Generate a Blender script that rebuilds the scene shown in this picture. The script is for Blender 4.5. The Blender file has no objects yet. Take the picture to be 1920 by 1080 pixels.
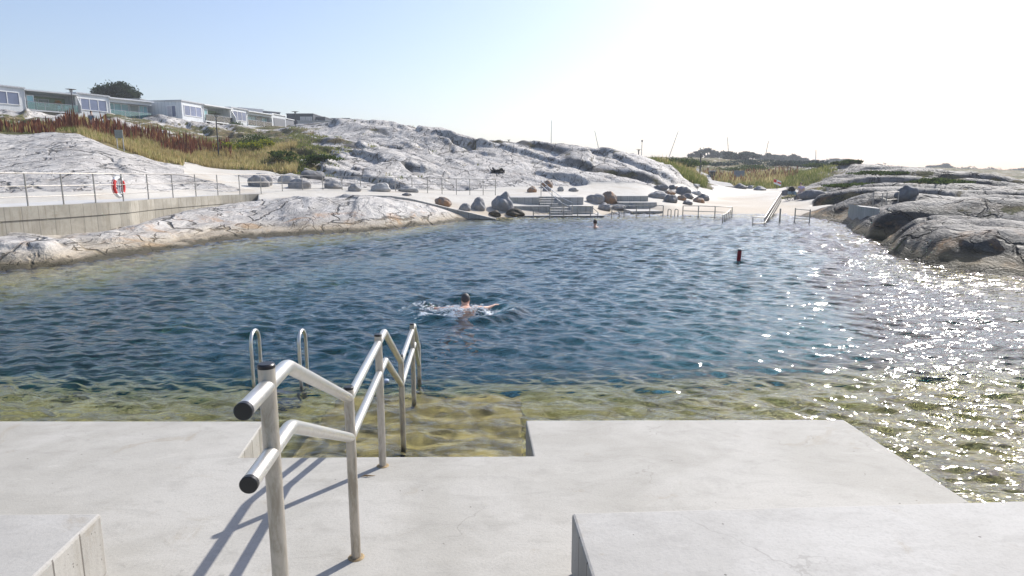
import bpy, bmesh, math, random
import numpy as np
from mathutils import Vector, Matrix
R = math.radians
rng = np.random.default_rng(7)
random.seed(5)
scene = bpy.context.scene
COL = scene.collection
# ---------------------------------------------------------------- camera maths
F, HY, H = 1200.0, 331.0, 1.92        # focal length in photo px, horizon row, eye height over the lower deck
PIT = math.atan((540-HY)/F)
WZ = -0.43                            # water level
SP, CP = math.sin(PIT), math.cos(PIT)
def ray(px, py):
    a, b = px-960, 540-py
    return Vector((a, F*CP+b*SP, -F*SP+b*CP))
def xp(px, d, py=331):
    return (px-960)/(F*CP+(540-py)*SP)*d
def onz(px, py, z):
    r = ray(px, py); t = (z-H)/r.z
    return Vector((r.x*t, r.y*t, z))
def ond(px, py, d):
    r = ray(px, py); t = d/r.y
    return Vector((r.x*t, d, H+r.z*t))
# ---------------------------------------------------------------- numpy noise
_P = rng.permutation(512); _P = np.concatenate([_P, _P, _P])
_G = np.stack([np.cos(np.linspace(0, 2*np.pi, 512, False)), np.sin(np.linspace(0, 2*np.pi, 512, False))], 1)
def perlin(x, y, s=0):
    xi = np.floor(x).astype(np.int64); yi = np.floor(y).astype(np.int64)
    xf, yf = x-xi, y-yi
    u = xf*xf*xf*(xf*(xf*6-15)+10); v = yf*yf*yf*(yf*(yf*6-15)+10)
    def g(ix, iy, dx, dy):
        h = _P[(_P[(ix+s) & 511]+iy) & 511]
        q = _G[h]
        return q[..., 0]*dx+q[..., 1]*dy
    n00 = g(xi, yi, xf, yf); n10 = g(xi+1, yi, xf-1, yf)
    n01 = g(xi, yi+1, xf, yf-1); n11 = g(xi+1, yi+1, xf-1, yf-1)
    a = n00+u*(n10-n00); b = n01+u*(n11-n01)
    return (a+v*(b-a))*1.4
def fbm(x, y, o=4, s=0, g=.5):
    r = 0; a = 1.0
    for k in range(o):
        r = r+a*perlin(x, y, s+k*17); x = x*2.03+3.1; y = y*2.03-1.7; a *= g
    return r
# ---------------------------------------------------------------- object helpers
def tag(o, label=None, cat=None, group=None, kind=None):
    if label: o['label'] = label
    if cat: o['category'] = cat
    if group: o['group'] = group
    if kind: o['kind'] = kind
    return o
def empty(name, loc, label, cat, group=None, rz=0):
    o = bpy.data.objects.new(name, None); COL.objects.link(o)
    o.location = loc; o.rotation_euler = (0, 0, rz); o.empty_display_size = .2
    return tag(o, label, cat, group)
class MB:
    def __init__(s): s.v = []; s.f = []
    def add(s, vs, fs):
        n = len(s.v); s.v += [tuple(v) for v in vs]; s.f += [tuple(i+n for i in f) for f in fs]; return s
    def box(s, a, b, c=None, rz=0):
        """centre-free box: a=min corner, b=max corner, rotated rz about c (or own centre)"""
        x0, y0, z0 = a; x1, y1, z1 = b
        vs = [Vector(p) for p in ((x0, y0, z0), (x1, y0, z0), (x1, y1, z0), (x0, y1, z0), (x0, y0, z1), (x1, y0, z1), (x1, y1, z1), (x0, y1, z1))]
        if rz:
            m = Matrix.Rotation(rz, 3, "Z"); c = Vector(c if c is not None else a); vs = [m @ (v-c)+c for v in vs]
        return s.add(vs, [(0, 3, 2, 1), (4, 5, 6, 7), (0, 1, 5, 4), (1, 2, 6, 5), (2, 3, 7, 6), (3, 0, 4, 7)])
    def prism(s, poly, z0, z1):
        """poly: xy list (counter-clockwise); z may be per-vertex lists"""
        n = len(poly)
        Z0 = z0 if hasattr(z0, '__len__') else [z0]*n
        Z1 = z1 if hasattr(z1, '__len__') else [z1]*n
        vs = [(p[0], p[1], Z0[i]) for i, p in enumerate(poly)]+[(p[0], p[1], Z1[i]) for i, p in enumerate(poly)]
        fs = [tuple(range(n-1, -1, -1)), tuple(range(n, 2*n))]+[(i, (i+1) % n, n+(i+1) % n, n+i) for i in range(n)]
        return s.add(vs, fs)
    def obox(s, o, ax, ay, az):
        """box from origin corner and three edge vectors"""
        o, ax, ay, az = map(Vector, (o, ax, ay, az))
        vs = [o, o+ax, o+ax+ay, o+ay, o+az, o+ax+az, o+ax+ay+az, o+ay+az]
        fs = [(0, 3, 2, 1), (4, 5, 6, 7), (0, 1, 5, 4), (1, 2, 6, 5), (2, 3, 7, 6), (3, 0, 4, 7)]
        if ax.cross(ay).dot(az) < 0: fs = [f[::-1] for f in fs]
        return s.add(vs, fs)
    def tube(s, pts, r, n=12, cap=True):
        pts = [Vector(p) for p in pts]; rr = r if hasattr(r, '__len__') else [r]*len(pts)
        base = len(s.v); up = None
        for i, p in enumerate(pts):
            if i == 0: t = (pts[1]-p).normalized()
            elif i == len(pts)-1: t = (p-pts[i-1]).normalized()
            else: t = ((p-pts[i-1]).normalized()+(pts[i+1]-p).normalized()).normalized()
            if up is None:
                up = Vector((0, 0, 1)) if abs(t.z) < .9 else Vector((1, 0, 0))
            a = t.cross(up).normalized(); b = a.cross(t).normalized(); up = b
            k = 1.0
            if 0 < i < len(pts)-1:
                c = (pts[i+1]-p).normalized().dot(t); k = 1/max(c, .6)
            for j in range(n):
                an = 2*math.pi*j/n
                q = p+a*(math.cos(an)*rr[i]*1)+b*(math.sin(an)*rr[i]*(k if abs(up.z) > .3 else 1))
                s.v.append(tuple(q))
        for i in range(len(pts)-1):
            for j in range(n):
                k = (j+1) % n
                s.f.append((base+i*n+j, base+i*n+k, base+(i+1)*n+k, base+(i+1)*n+j))
        if cap:
            s.f.append(tuple(base+j for j in range(n-1, -1, -1)))
            e = base+(len(pts)-1)*n; s.f.append(tuple(e+j for j in range(n)))
        return s
    def build(s, name, mat, parent=None, smooth=False, bevel=0):
        me = bpy.data.meshes.new(name)
        off = Vector(parent.location) if parent is not None else Vector((0, 0, 0))
        if parent is not None and parent.parent is not None: off = off+Vector(parent.parent.location)
        me.from_pydata([tuple(Vector(v)-off) for v in s.v], [], s.f); me.validate(); me.update()
        if mat: me.materials.append(mat)
        o = bpy.data.objects.new(name, me); COL.objects.link(o)
        if parent is not None: o.parent = parent
        if smooth:
            me.polygons.foreach_set('use_smooth', [True]*len(me.polygons))
            if smooth == 'auto':
                bm = bmesh.new(); bm.from_mesh(me)
                for e in bm.edges:
                    if len(e.link_faces) == 2 and e.calc_face_angle(0) > .7: e.smooth = False
                bm.to_mesh(me); bm.free()
        if bevel:
            b = o.modifiers.new('bevel', 'BEVEL'); b.width = bevel; b.segments = 2; b.limit_method = 'ANGLE'
        return o
def npmesh(name, V, Fq, mat, smooth=True, attrs=None):
    """V (n,3), Fq (m,k) int arrays"""
    me = bpy.data.meshes.new(name); n, m, k = len(V), len(Fq), Fq.shape[1]
    me.vertices.add(n); me.vertices.foreach_set('co', V.astype(np.float32).ravel())
    me.loops.add(m*k); me.loops.foreach_set('vertex_index', Fq.astype(np.int32).ravel())
    me.polygons.add(m); me.polygons.foreach_set('loop_start', np.arange(0, m*k, k, dtype=np.int32))
    me.polygons.foreach_set('use_smooth', np.full(m, bool(smooth)))
    for nm, arr in (attrs or {}).items():
        a = me.attributes.new(nm, 'FLOAT', 'POINT'); a.data.foreach_set('value', arr.astype(np.float32).ravel())
    me.update(calc_edges=True); me.validate()
    me.materials.append(mat)
    o = bpy.data.objects.new(name, me); COL.objects.link(o)
    return o
def copy_tree(o, parent=None):
    c = o.copy(); COL.objects.link(c)
    if parent is not None: c.parent = parent
    for ch in list(o.children): copy_tree(ch, c)
    return c
# ---------------------------------------------------------------- material helpers
class NT:
    def __init__(s, name):
        s.m = bpy.data.materials.new(name); s.m.use_nodes = True; s.t = s.m.node_tree; s.t.nodes.clear()
    def n(s, ty, **kw):
        nd = s.t.nodes.new(ty)
        for k, v in kw.items():
            if k.startswith('_'): setattr(nd, k[1:], v)
            else:
                key = k.replace('__', ' ')
                if key.isdigit() or (key[1:].isdigit() and key[0] == 'i'): key = int(key.lstrip('i'))
                if isinstance(v, bpy.types.NodeSocket): s.t.links.new(v, nd.inputs[key])
                else: nd.inputs[key].default_value = v
        return nd
    def link(s, a, b): s.t.links.new(a, b)
    def math(s, op, a, b=None, c=None, clamp=False):
        nd = s.t.nodes.new('ShaderNodeMath'); nd.operation = op; nd.use_clamp = clamp
        for i, v in enumerate((a, b, c)):
            if v is None: continue
            if isinstance(v, bpy.types.NodeSocket): s.link(v, nd.inputs[i])
            else: nd.inputs[i].default_value = v
        return nd.outputs[0]
    def mix(s, f, a, b, mode='MIX'):
        nd = s.t.nodes.new('ShaderNodeMix'); nd.data_type = 'RGBA'; nd.blend_type = mode
        for sk, v in ((nd.inputs[0], f), (nd.inputs[6], a), (nd.inputs[7], b)):
            if isinstance(v, bpy.types.NodeSocket): s.link(v, sk)
            elif isinstance(v, (tuple, list)): sk.default_value = (*v[:3], 1)
            else: sk.default_value = v
        return nd.outputs[2]
    def ramp(s, f, lo, hi, a=0., b=1.):
        nd = s.t.nodes.new('ShaderNodeMapRange'); nd.interpolation_type = 'SMOOTHSTEP'
        s.link(f, nd.inputs[0])
        for i, v in enumerate((lo, hi, a, b)): nd.inputs[i+1].default_value = v
        return nd.outputs[0]
    def noise(s, vec, scale, detail=4, rough=.55, dist=0.):
        nd = s.n('ShaderNodeTexNoise', Scale=scale, Detail=detail, Roughness=rough, Distortion=dist)
        if vec is not None: s.link(vec, nd.inputs['Vector'])
        return nd.outputs['Fac']
    def mapv(s, vec, scale=(1, 1, 1), rot=(0, 0, 0)):
        nd = s.n('ShaderNodeMapping'); s.link(vec, nd.inputs[0]); nd.inputs['Scale'].default_value = scale; nd.inputs['Rotation'].default_value = rot
        return nd.outputs[0]
    def pos(s): return s.t.nodes.new('ShaderNodeNewGeometry').outputs['Position']
    def nz(s):
        g = s.t.nodes.new('ShaderNodeNewGeometry'); x = s.t.nodes.new('ShaderNodeSeparateXYZ'); s.link(g.outputs['True Normal'], x.inputs[0]); return x.outputs[2]
    def xyz(s, v):
        x = s.t.nodes.new('ShaderNodeSeparateXYZ'); s.link(v, x.inputs[0]); return x.outputs
    def attr(s, name): return s.n('ShaderNodeAttribute', _attribute_name=name).outputs['Fac']
    def bump(s, h, strength=.5, dist=.02, normal=None):
        nd = s.n('ShaderNodeBump', Strength=strength, Distance=dist); s.link(h, nd.inputs['Height'])
        if normal is not None: s.link(normal, nd.inputs['Normal'])
        return nd.outputs[0]
    def out(s, sh, vol=None):
        o = s.t.nodes.new('ShaderNodeOutputMaterial')
        if sh is not None: s.link(sh, o.inputs[0])
        if vol is not None: s.link(vol, o.inputs['Volume'])
        return s.m
    def pbsdf(s, col, rough=.7, metal=0., normal=None, spec=.5, **kw):
        nd = s.t.nodes.new('ShaderNodeBsdfPrincipled')
        for key, v in (('Base Color', col), ('Roughness', rough), ('Metallic', metal), ('Specular IOR Level', spec)):
            if isinstance(v, bpy.types.NodeSocket): s.link(v, nd.inputs[key])
            elif isinstance(v, (tuple, list)): nd.inputs[key].default_value = (*v[:3], 1)
            else: nd.inputs[key].default_value = v
        for k, v in kw.items(): nd.inputs[k.replace('__', ' ')].default_value = v
        if normal is not None: s.link(normal, nd.inputs['Normal'])
        return nd.outputs[0]
def plain(name, col, rough=.6, metal=0., var=.15, scale=6., bump=.0):
    t = NT(name); p = t.pos()
    n = t.noise(p, scale, 5, .6)
    c = t.mix(t.ramp(n, .3, .7), tuple(x*(1-var) for x in col), tuple(min(1, x*(1+var)) for x in col))
    nb = t.bump(t.noise(p, scale*6, 4), .4, bump) if bump else None
    return t.out(t.pbsdf(c, rough, metal, nb))
def concrete(name, c1, c2, joint=.0, rough=.75, jw=.16):
    t = NT(name); p = t.pos(); nz = t.nz()
    big = t.noise(p, .9, 5, .6, .6); mid = t.noise(t.mapv(p, (1, 1.6, 1)), 4., 7, .65); fine = t.noise(p, 70., 3, .6)
    c = t.mix(t.ramp(big, .38, .62), c1, c2)
    blot = t.noise(t.mapv(p, (1, 1.9, 1), (0, 0, .35)), 2.3, 8, .72, 1.1)
    c = t.mix(t.ramp(blot, .48, .68, 0, .36), c, tuple(x*.76 for x in c1)); c = t.mix(t.ramp(blot, .30, .42, .5, 0), c, tuple(min(1, x*1.14) for x in c2))
    c = t.mix(t.ramp(mid, .5, .72, 0, .5), c, tuple(x*.80 for x in c1))
    c = t.mix(t.ramp(fine, .45, .75, 0, .35), c, tuple(x*.72 for x in c1))
    # stains of warm rust/algae and pores
    st = t.noise(t.mapv(p, (1, 1, 1), (0, 0, .6)), 1.9, 6, .7, 1.4)
    c = t.mix(t.ramp(st, .58, .72, 0, .5), c, (c1[0]*.78, c1[1]*.70, c1[2]*.58))
    vor = t.n('ShaderNodeTexVoronoi', Scale=9., Randomness=1.); t.link(p, vor.inputs['Vector'])
    pick = t.math('GREATER_THAN', t.xyz(vor.outputs['Color'])[0], .72)
    pore = t.math('MULTIPLY', t.math('LESS_THAN', vor.outputs['Distance'], .055), pick)
    vor2 = t.n('ShaderNodeTexVoronoi', Scale=38., Randomness=1.); t.link(p, vor2.inputs['Vector'])
    pick2 = t.math('GREATER_THAN', t.xyz(vor2.outputs['Color'])[1], .86)
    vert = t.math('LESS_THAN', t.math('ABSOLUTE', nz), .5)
    pore2 = t.math('MULTIPLY', t.math('LESS_THAN', vor2.outputs['Distance'], .17), pick2)
    pore2 = t.math('MULTIPLY', pore2, t.math('ADD', t.math('MULTIPLY', vert, .8), .15))
    pr = t.math('MAXIMUM', pore, pore2)
    c = t.mix(t.math('MULTIPLY', pr, .75), c, (.09, .08, .07))
    # hairline cracks
    vc = t.n('ShaderNodeTexVoronoi', Scale=.55, _feature='DISTANCE_TO_EDGE')
    wp = t.n('ShaderNodeVectorMath', _operation='ADD'); t.link(p, wp.inputs[0])
    nn = t.n('ShaderNodeTexNoise', Scale=2.2, Detail=6.); t.link(p, nn.inputs['Vector']); t.link(nn.outputs['Color'], wp.inputs[1]); t.link(wp.outputs[0], vc.inputs['Vector'])
    crk = t.math('MULTIPLY', t.math('LESS_THAN', vc.outputs['Distance'], .0035), t.ramp(t.noise(p, 1.1, 2), .5, .6))
    c = t.mix(t.math('MULTIPLY', crk, .30), c, (.16, .15, .13))
    hgt = t.math('ADD', t.math('MULTIPLY', mid, .6), t.math('MULTIPLY', fine, .25))
    hgt = t.math('SUBTRACT', hgt, t.math('MULTIPLY', pr, .9))
    if joint:
        xyz = t.xyz(p)
        u = t.math('ADD', t.math('MULTIPLY', xyz[0], .83), t.math('MULTIPLY', xyz[1], .93))
        m = t.math('FRACT', t.math('DIVIDE', u, jw))
        j = t.math('MULTIPLY', t.math('LESS_THAN', m, .055), vert)
        idn = t.n('ShaderNodeTexWhiteNoise', _noise_dimensions='1D'); t.link(t.math('FLOOR', t.math('DIVIDE', u, jw)), idn.inputs['W'])
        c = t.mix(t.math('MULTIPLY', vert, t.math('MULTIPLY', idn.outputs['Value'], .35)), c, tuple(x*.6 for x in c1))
        c = t.mix(t.math('MULTIPLY', j, joint), c, (.10, .09, .08))
        # drips down the vertical faces
        dr = t.noise(t.mapv(p, (9, 9, .5)), 1., 4, .6)
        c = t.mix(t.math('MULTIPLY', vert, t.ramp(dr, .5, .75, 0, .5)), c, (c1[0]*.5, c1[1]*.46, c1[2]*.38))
        hgt = t.math('SUBTRACT', hgt, t.math('MULTIPLY', j, .8))
    # tide line: algae band just over the water
    z = t.xyz(p)[2]
    wob = t.math('ADD', z, t.math('MULTIPLY', t.noise(p, 3.), -.16))
    c = t.mix(t.ramp(wob, WZ-.10, WZ+.02, .85, 0), c, (.10, .085, .035))
    return t.out(t.pbsdf(c, rough, 0, t.bump(hgt, .45, .012), .35))
# ---------------------------------------------------------------- materials
def rock_material():
    t = NT('rock_ground'); p = t.pos(); veg = t.attr('veg'); con = t.attr('con'); nz = t.nz(); z = t.xyz(p)[2]
    big = t.noise(p, .22, 4, .6, .4); mid = t.noise(p, 1.3, 6, .65, .5); fine = t.noise(p, 7., 5, .7)
    st = t.noise(t.mapv(p, (2.4, .5, 3.0), (0, 0, R(-38))), 1.0, 6, .7, .7)     # foliation of the gneiss
    c = t.mix(t.ramp(big, .4, .6), (.53, .50, .455), (.42, .395, .365))
    c = t.mix(t.ramp(mid, .44, .64, 0, .75), c, (.64, .61, .565))
    c = t.mix(t.ramp(st, .52, .66, 0, .72), c, (.18, .175, .18))
    da = t.noise(t.mapv(p, (7., 1.1, 8.), (0, 0, R(-38))), 1.0, 5, .7, .5)
    c = t.mix(t.math('MULTIPLY', t.ramp(da, .58, .66), t.ramp(t.noise(p, .35, 3), .42, .62, .0, .75)), c, (.085, .08, .075))
    c = t.mix(t.ramp(fine, .57, .74, 0, .5), c, (.15, .145, .14))
    lich = t.noise(p, .9, 7, .75, 1.2)
    c = t.mix(t.ramp(lich, .57, .68, 0, .75), c, (.115, .11, .10))
    sc = t.n('ShaderNodeAttribute', _attribute_name='crk').outputs['Fac']
    c = t.mix(t.ramp(sc, .2, .9, 0, .8), c, (.045, .042, .036))
    # fractures
    wp = t.n('ShaderNodeVectorMath', _operation='MULTIPLY_ADD'); nn = t.n('ShaderNodeTexNoise', Scale=.5, Detail=5.); t.link(p, nn.inputs['Vector'])
    t.link(nn.outputs['Color'], wp.inputs[0]); wp.inputs[1].default_value = (2.2, 2.2, 2.2); t.link(p, wp.inputs[2])
    w2 = t.mapv(wp.outputs[0], (1.0, .34, .8), (0, 0, R(-38)))
    v1 = t.n('ShaderNodeTexVoronoi', Scale=.42, _feature='DISTANCE_TO_EDGE'); t.link(w2, v1.inputs['Vector'])
    v2 = t.n('ShaderNodeTexVoronoi', Scale=1.5, _feature='DISTANCE_TO_EDGE'); t.link(w2, v2.inputs['Vector'])
    k1 = t.ramp(v1.outputs['Distance'], .005, .028, 1, 0); k2 = t.ramp(v2.outputs['Distance'], .006, .03, 1, 0)
    k2 = t.math('MULTIPLY', k2, t.ramp(mid, .44, .52)); k = t.math('MAXIMUM', k1, k2)
    k = t.math('MULTIPLY', k, t.ramp(t.noise(p, .8, 3), .36, .50))
    c = t.mix(t.math('MULTIPLY', k, .85), c, (.05, .047, .04))
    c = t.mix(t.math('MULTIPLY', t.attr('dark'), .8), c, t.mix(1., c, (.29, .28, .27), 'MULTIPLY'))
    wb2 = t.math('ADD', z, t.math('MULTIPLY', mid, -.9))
    c = t.mix(t.math('MULTIPLY', t.attr('dark'), t.ramp(wb2, WZ+.0, WZ+.70, .95, 0)), c, (.035, .032, .028))  # near-black wet lichen zone; also paints the right-hand rocks' shaded faces darker
    c = t.mix(t.math('MULTIPLY', t.ramp(t.noise(t.mapv(p, (1.6, .5, 1.6), (0, 0, R(-38))), .5, 6, .65, .6), .5, .62), .45), c, (.24, .225, .205))
    # rust / orange mineral patches and the tide bands
    ru = t.noise(p, .55, 6, .7, .8)
    low = t.ramp(z, WZ, WZ+1.3, 1, .12)
    c = t.mix(t.math('MULTIPLY', t.ramp(ru, .53, .66), t.math('MULTIPLY', low, .75)), c, (.44, .24, .10))
    wob = t.math('ADD', z, t.math('MULTIPLY', mid, -.34))
    c = t.mix(t.ramp(wob, WZ-.05, WZ+.42, .6, 0), c, (.33, .25, .135))
    c = t.mix(t.ramp(wob, WZ-.11, WZ+.05, .93, 0), c, (.055, .047, .026))
    # vegetation
    vn = t.math('ADD', veg, t.math('MULTIPLY', t.math('SUBTRACT', t.noise(p, .45, 6, .7), .5), 1.6))
    vn = t.math('ADD', vn, t.math('MULTIPLY', sc, .35))
    gm = t.math('MULTIPLY', t.ramp(vn, .46, .56), t.ramp(veg, .03, .15))
    g1 = t.mix(t.ramp(t.noise(p, .35, 5, .6), .4, .6), (.10, .105, .035), (.20, .155, .075))
    g1 = t.mix(t.ramp(t.noise(p, 1.6, 5, .7), .48, .66, 0, .8), g1, (.065, .045, .03))
    g1 = t.mix(t.ramp(fine, .5, .7, 0, .5), g1, (.045, .05, .018))
    c = t.mix(gm, c, g1)
    # concrete / sand apron
    cn = t.mix(t.ramp(mid, .3, .7), (.50, .465, .40), (.56, .53, .47)); cn = t.mix(t.ramp(t.noise(p, .35, 5, .6, .5), .5, .7, 0, .6), cn, (.44, .37, .28))
    cn = t.mix(t.ramp(t.math('ADD', z, t.math('MULTIPLY', big, .8)), WZ+.35, WZ+1.1, .75, 0), cn, (.42, .345, .25)); cn = t.mix(t.ramp(fine, .56, .70, 0, .25), cn, (.25, .22, .18))
    cn = t.mix(t.ramp(z, WZ-.25, WZ+.12, .75, 0), cn, (.23, .20, .12))
    cm = t.ramp(t.math('ADD', con, t.math('MULTIPLY', t.math('SUBTRACT', t.noise(p, 1.4, 5), .5), .25)), .46, .52)
    c = t.mix(cm, c, cn)
    # sea bed: algae felt, sand and weed
    ub = t.noise(p, 1.1, 6, .7, .6); us = t.noise(p, 5.5, 6, .7, .4)
    bed = t.mix(t.ramp(ub, .35, .65), (.55, .42, .12), (.33, .27, .085)); bed = t.mix(t.ramp(us, .46, .62, 0, .85), bed, (.74, .61, .26))
    bed = t.mix(t.ramp(t.noise(p, 2.6, 6, .75, 1.), .54, .64, 0, .85), bed, (.10, .085, .028))
    deep = t.ramp(z, -2.1, -1.15, 1, 0); bed = t.mix(deep, bed, t.mix(t.ramp(ub, .4, .6), (.026, .080, .072), (.050, .108, .088)))  # deep bed painted teal in place of light scattered in the water
    c = t.mix(t.ramp(wob, WZ-.42, WZ-.18, 1, 0), c, bed)
    rough = t.mix(cm, (.62,)*3, (.8,)*3); rough = t.math('ADD', t.math('MULTIPLY', gm, .3), .6)
    ncm = t.math('SUBTRACT', 1, cm)
    hh = t.math('ADD', t.math('MULTIPLY', mid, .55), t.math('ADD', t.math('MULTIPLY', fine, .22), t.math('MULTIPLY', st, -.5)))
    hh = t.math('SUBTRACT', hh, t.math('MULTIPLY', k, .5))
    hh = t.math('MULTIPLY', hh, t.math('ADD', t.math('MULTIPLY', ncm, .95), .05))
    return t.out(t.pbsdf(c, rough, 0, t.bump(hh, .9, .28), .12))
def water_material():
    t = NT('pool_water'); p = t.pos()
    a = t.noise(t.mapv(p, (1.5, 4.0, 1), (0, 0, R(-14))), 2.3, 2, .5, .3); b = t.noise(t.mapv(p, (1.4, 2.6, 1), (0, 0, R(20))), 8., 1, .5)
    hh = t.math('ADD', t.math('MULTIPLY', a, .8), t.math('MULTIPLY', b, .12))
    nb = t.bump(hh, .85, .040)
    fr = t.n('ShaderNodeFresnel', IOR=1.333); t.link(nb, fr.inputs['Normal'])
    gl = t.n('ShaderNodeBsdfGlossy', Roughness=.075); gl.inputs['Color'].default_value = (1, 1, 1, 1); t.link(nb, gl.inputs['Normal'])
    tr = t.n('ShaderNodeBsdfRefraction', IOR=1.333, Roughness=.03); t.link(nb, tr.inputs['Normal'])
    mx = t.n('ShaderNodeMixShader'); t.link(fr.outputs[0], mx.inputs[0]); t.link(tr.outputs[0], mx.inputs[1]); t.link(gl.outputs[0], mx.inputs[2])
    vol = t.n('ShaderNodeVolumeAbsorption', Density=.34); vol.inputs[0].default_value = (.46, .73, .76, 1)
    return t.out(mx.outputs[0], vol.outputs[0])
def steel(name, col, rough, grime=.0):
    t = NT(name); p = t.pos()
    n = t.noise(t.mapv(p, (1, 1, .25)), 26., 6, .7, .5); n2 = t.noise(p, 90., 3)
    c = t.mix(t.ramp(n, .42, .66, 0, grime), col, (.30, .26, .20))
    r = t.math('ADD', t.math('MULTIPLY', n, .30), rough-.15)
    z = t.xyz(p)[2]
    c = t.mix(t.ramp(z, WZ-.05, WZ+.08, .8, 0), c, (.06, .05, .03))
    return t.out(t.pbsdf(c, r, .92-.35*grime, t.bump(n2, .15, .0008)))
def glass(name, tint=(.75, .93, .90), rough=.03, refl=.5):
    t = NT(name)
    tr = t.n('ShaderNodeBsdfTransparent'); tr.inputs[0].default_value = (*tint, 1)
    gl = t.n('ShaderNodeBsdfGlossy', Roughness=rough)
    lw = t.n('ShaderNodeFresnel', IOR=1.6); f = t.math('ADD', t.math('MULTIPLY', lw.outputs[0], .9), refl*.3, clamp=True)
    mx = t.n('ShaderNodeMixShader'); t.link(f, mx.inputs[0]); t.link(tr.outputs[0], mx.inputs[1]); t.link(gl.outputs[0], mx.inputs[2])
    return t.out(mx.outputs[0])
def boulder_material(name, col, patch, amt, sheet=1.0):
    t = NT(name); tc = t.n('ShaderNodeTexCoord').outputs['Object']; p = t.pos()
    a = t.noise(tc, 2.2, 6, .7, .5); b = t.noise(tc, 9., 5, .7)
    c = t.mix(t.ramp(a, .35, .65), tuple(x*.8 for x in col), tuple(x*1.2 for x in col))
    c = t.mix(t.ramp(b, .52, .68, 0, .55), c, tuple(x*.45 for x in col))
    c = t.mix(t.math('MULTIPLY', t.ramp(t.noise(tc, 1.1, 5, .65, .4), .46, .58), amt), c, patch)
    z = t.xyz(p)[2]; c = t.mix(t.ramp(z, WZ+.02, WZ+.30, .8, 0), c, (.10, .075, .04))
    return t.out(t.pbsdf(c, .75, 0, t.bump(t.math('ADD', a, t.math('MULTIPLY', b, .4)), .6, .06), .3))
def leafy(name, c1, c2, c3=None, trans=.25, rough=.7):
    """vertex attribute 'rnd' varies leaf to leaf"""
    t = NT(name); r = t.attr('rnd')
    c = t.mix(t.ramp(r, .1, .9), c1, c2)
    if c3: c = t.mix(t.ramp(r, .78, .92), c, c3)
    d = t.n('ShaderNodeBsdfDiffuse'); t.link(c, d.inputs[0]); tl = t.n('ShaderNodeBsdfTranslucent'); t.link(c, tl.inputs[0])
    mx = t.n('ShaderNodeMixShader', Fac=trans); t.link(d.outputs[0], mx.inputs[1]); t.link(tl.outputs[0], mx.inputs[2])
    return t.out(mx.outputs[0])
M = {}
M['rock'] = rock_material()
M['bedstep'] = plain('algae_covered_concrete', (.36, .29, .10), .9, 0, .45, 5.)
M['water'] = water_material()
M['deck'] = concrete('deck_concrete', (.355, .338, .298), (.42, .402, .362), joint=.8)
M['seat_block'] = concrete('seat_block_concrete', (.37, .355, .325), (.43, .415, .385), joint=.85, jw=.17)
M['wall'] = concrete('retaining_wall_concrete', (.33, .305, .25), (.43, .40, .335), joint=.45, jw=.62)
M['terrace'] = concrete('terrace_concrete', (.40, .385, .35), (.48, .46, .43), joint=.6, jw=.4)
M['walk'] = plain('walkway_concrete', (.46, .45, .43), .85, 0, .08, 2.)
M['steel'] = steel('brushed_steel', (.66, .64, .60), .36, .12)
M['steel_post'] = steel('weathered_steel', (.50, .46, .40), .46, .75)
M['steel_far'] = steel('galvanised_steel', (.40, .38, .35), .5, .5)
M['black'] = plain('black_plastic', (.012, .012, .013), .38, 0, .1)
M['darkmetal'] = plain('dark_painted_metal', (.05, .052, .055), .5, .3)
M['palegrey'] = plain('pale_weathered_metal', (.45, .46, .48), .6, .2)
M['signgrey'] = plain('grey_green_sign_metal', (.20, .22, .20), .6)
M['signblue'] = plain('blue_grey_sign_metal', (.20, .24, .29), .6)
M['white'] = plain('white_paint', (.78, .78, .77), .5, 0, .04)
M['red'] = plain('red_paint', (.60, .03, .025), .45, 0, .1)
M['redbuoy'] = plain('dark_red_plastic', (.22, .004, .012), .35, 0, .2)
M['path'] = plain('gravel_path', (.40, .385, .355), .9, 0, .12, 3.)
def siding():
    t = NT('white_timber_cladding'); p = t.pos(); x = t.xyz(p)
    u = t.math('FRACT', t.math('DIVIDE', t.math('ADD', t.math('MULTIPLY', x[0], .5), x[1]), .21))
    g = t.math('LESS_THAN', u, .13)
    c = t.mix(t.ramp(t.noise(p, 1.2, 4), .3, .7), (.60, .625, .64), (.68, .70, .71)); c = t.mix(t.math('MULTIPLY', g, .5), c, (.34, .37, .40))
    return t.out(t.pbsdf(c, .6, 0, t.bump(t.math('SUBTRACT', 1, g), .5, .02)))
M['siding'] = siding()
M['roofwhite'] = plain('white_roof_trim', (.74, .75, .75), .5, 0, .04)
M['roofgrey'] = plain('grey_roof_felt', (.27, .28, .29), .8, 0, .1)
M['darksiding'] = plain('dark_blue_grey_cladding', (.075, .085, .105), .7, 0, .12)
M['screen'] = plain('grey_garage_panel', (.20, .205, .22), .7, 0, .05)
M['interior'] = plain('room_interior', (.24, .25, .22), .9, 0, .2, 1.)
M['interior_green'] = plain('green_balcony_wall', (.36, .44, .30), .9, 0, .2, 1.)
M['curtain'] = plain('pale_curtain', (.55, .53, .55), .9, 0, .1, 3.)
M['winglass'] = glass('window_glass', (.42, .52, .66), .02, 1.1)
M['railglass'] = glass('balcony_glass', (.62, .86, .84), .03, .35)
M['cyanglass'] = glass('cyan_tinted_glass', (.40, .80, .80), .03, .5)
M['pot'] = plain('orange_flowers', (.55, .25, .05), .8, 0, .4, 20.)
M['skin'] = plain('skin', (.62, .36, .25), .5, 0, .12, 12.)
M['skinpale'] = plain('pale_skin', (.60, .40, .30), .5, 0, .1, 12.)
M['hairgrey'] = plain('dark_grey_hair', (.045, .042, .042), .6, 0, .5, 60.)
M['hairbrown'] = plain('brown_hair', (.05, .025, .015), .6, 0, .4, 60.)
M['trunks'] = plain('navy_swim_trunks', (.02, .03, .07), .7)
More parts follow.
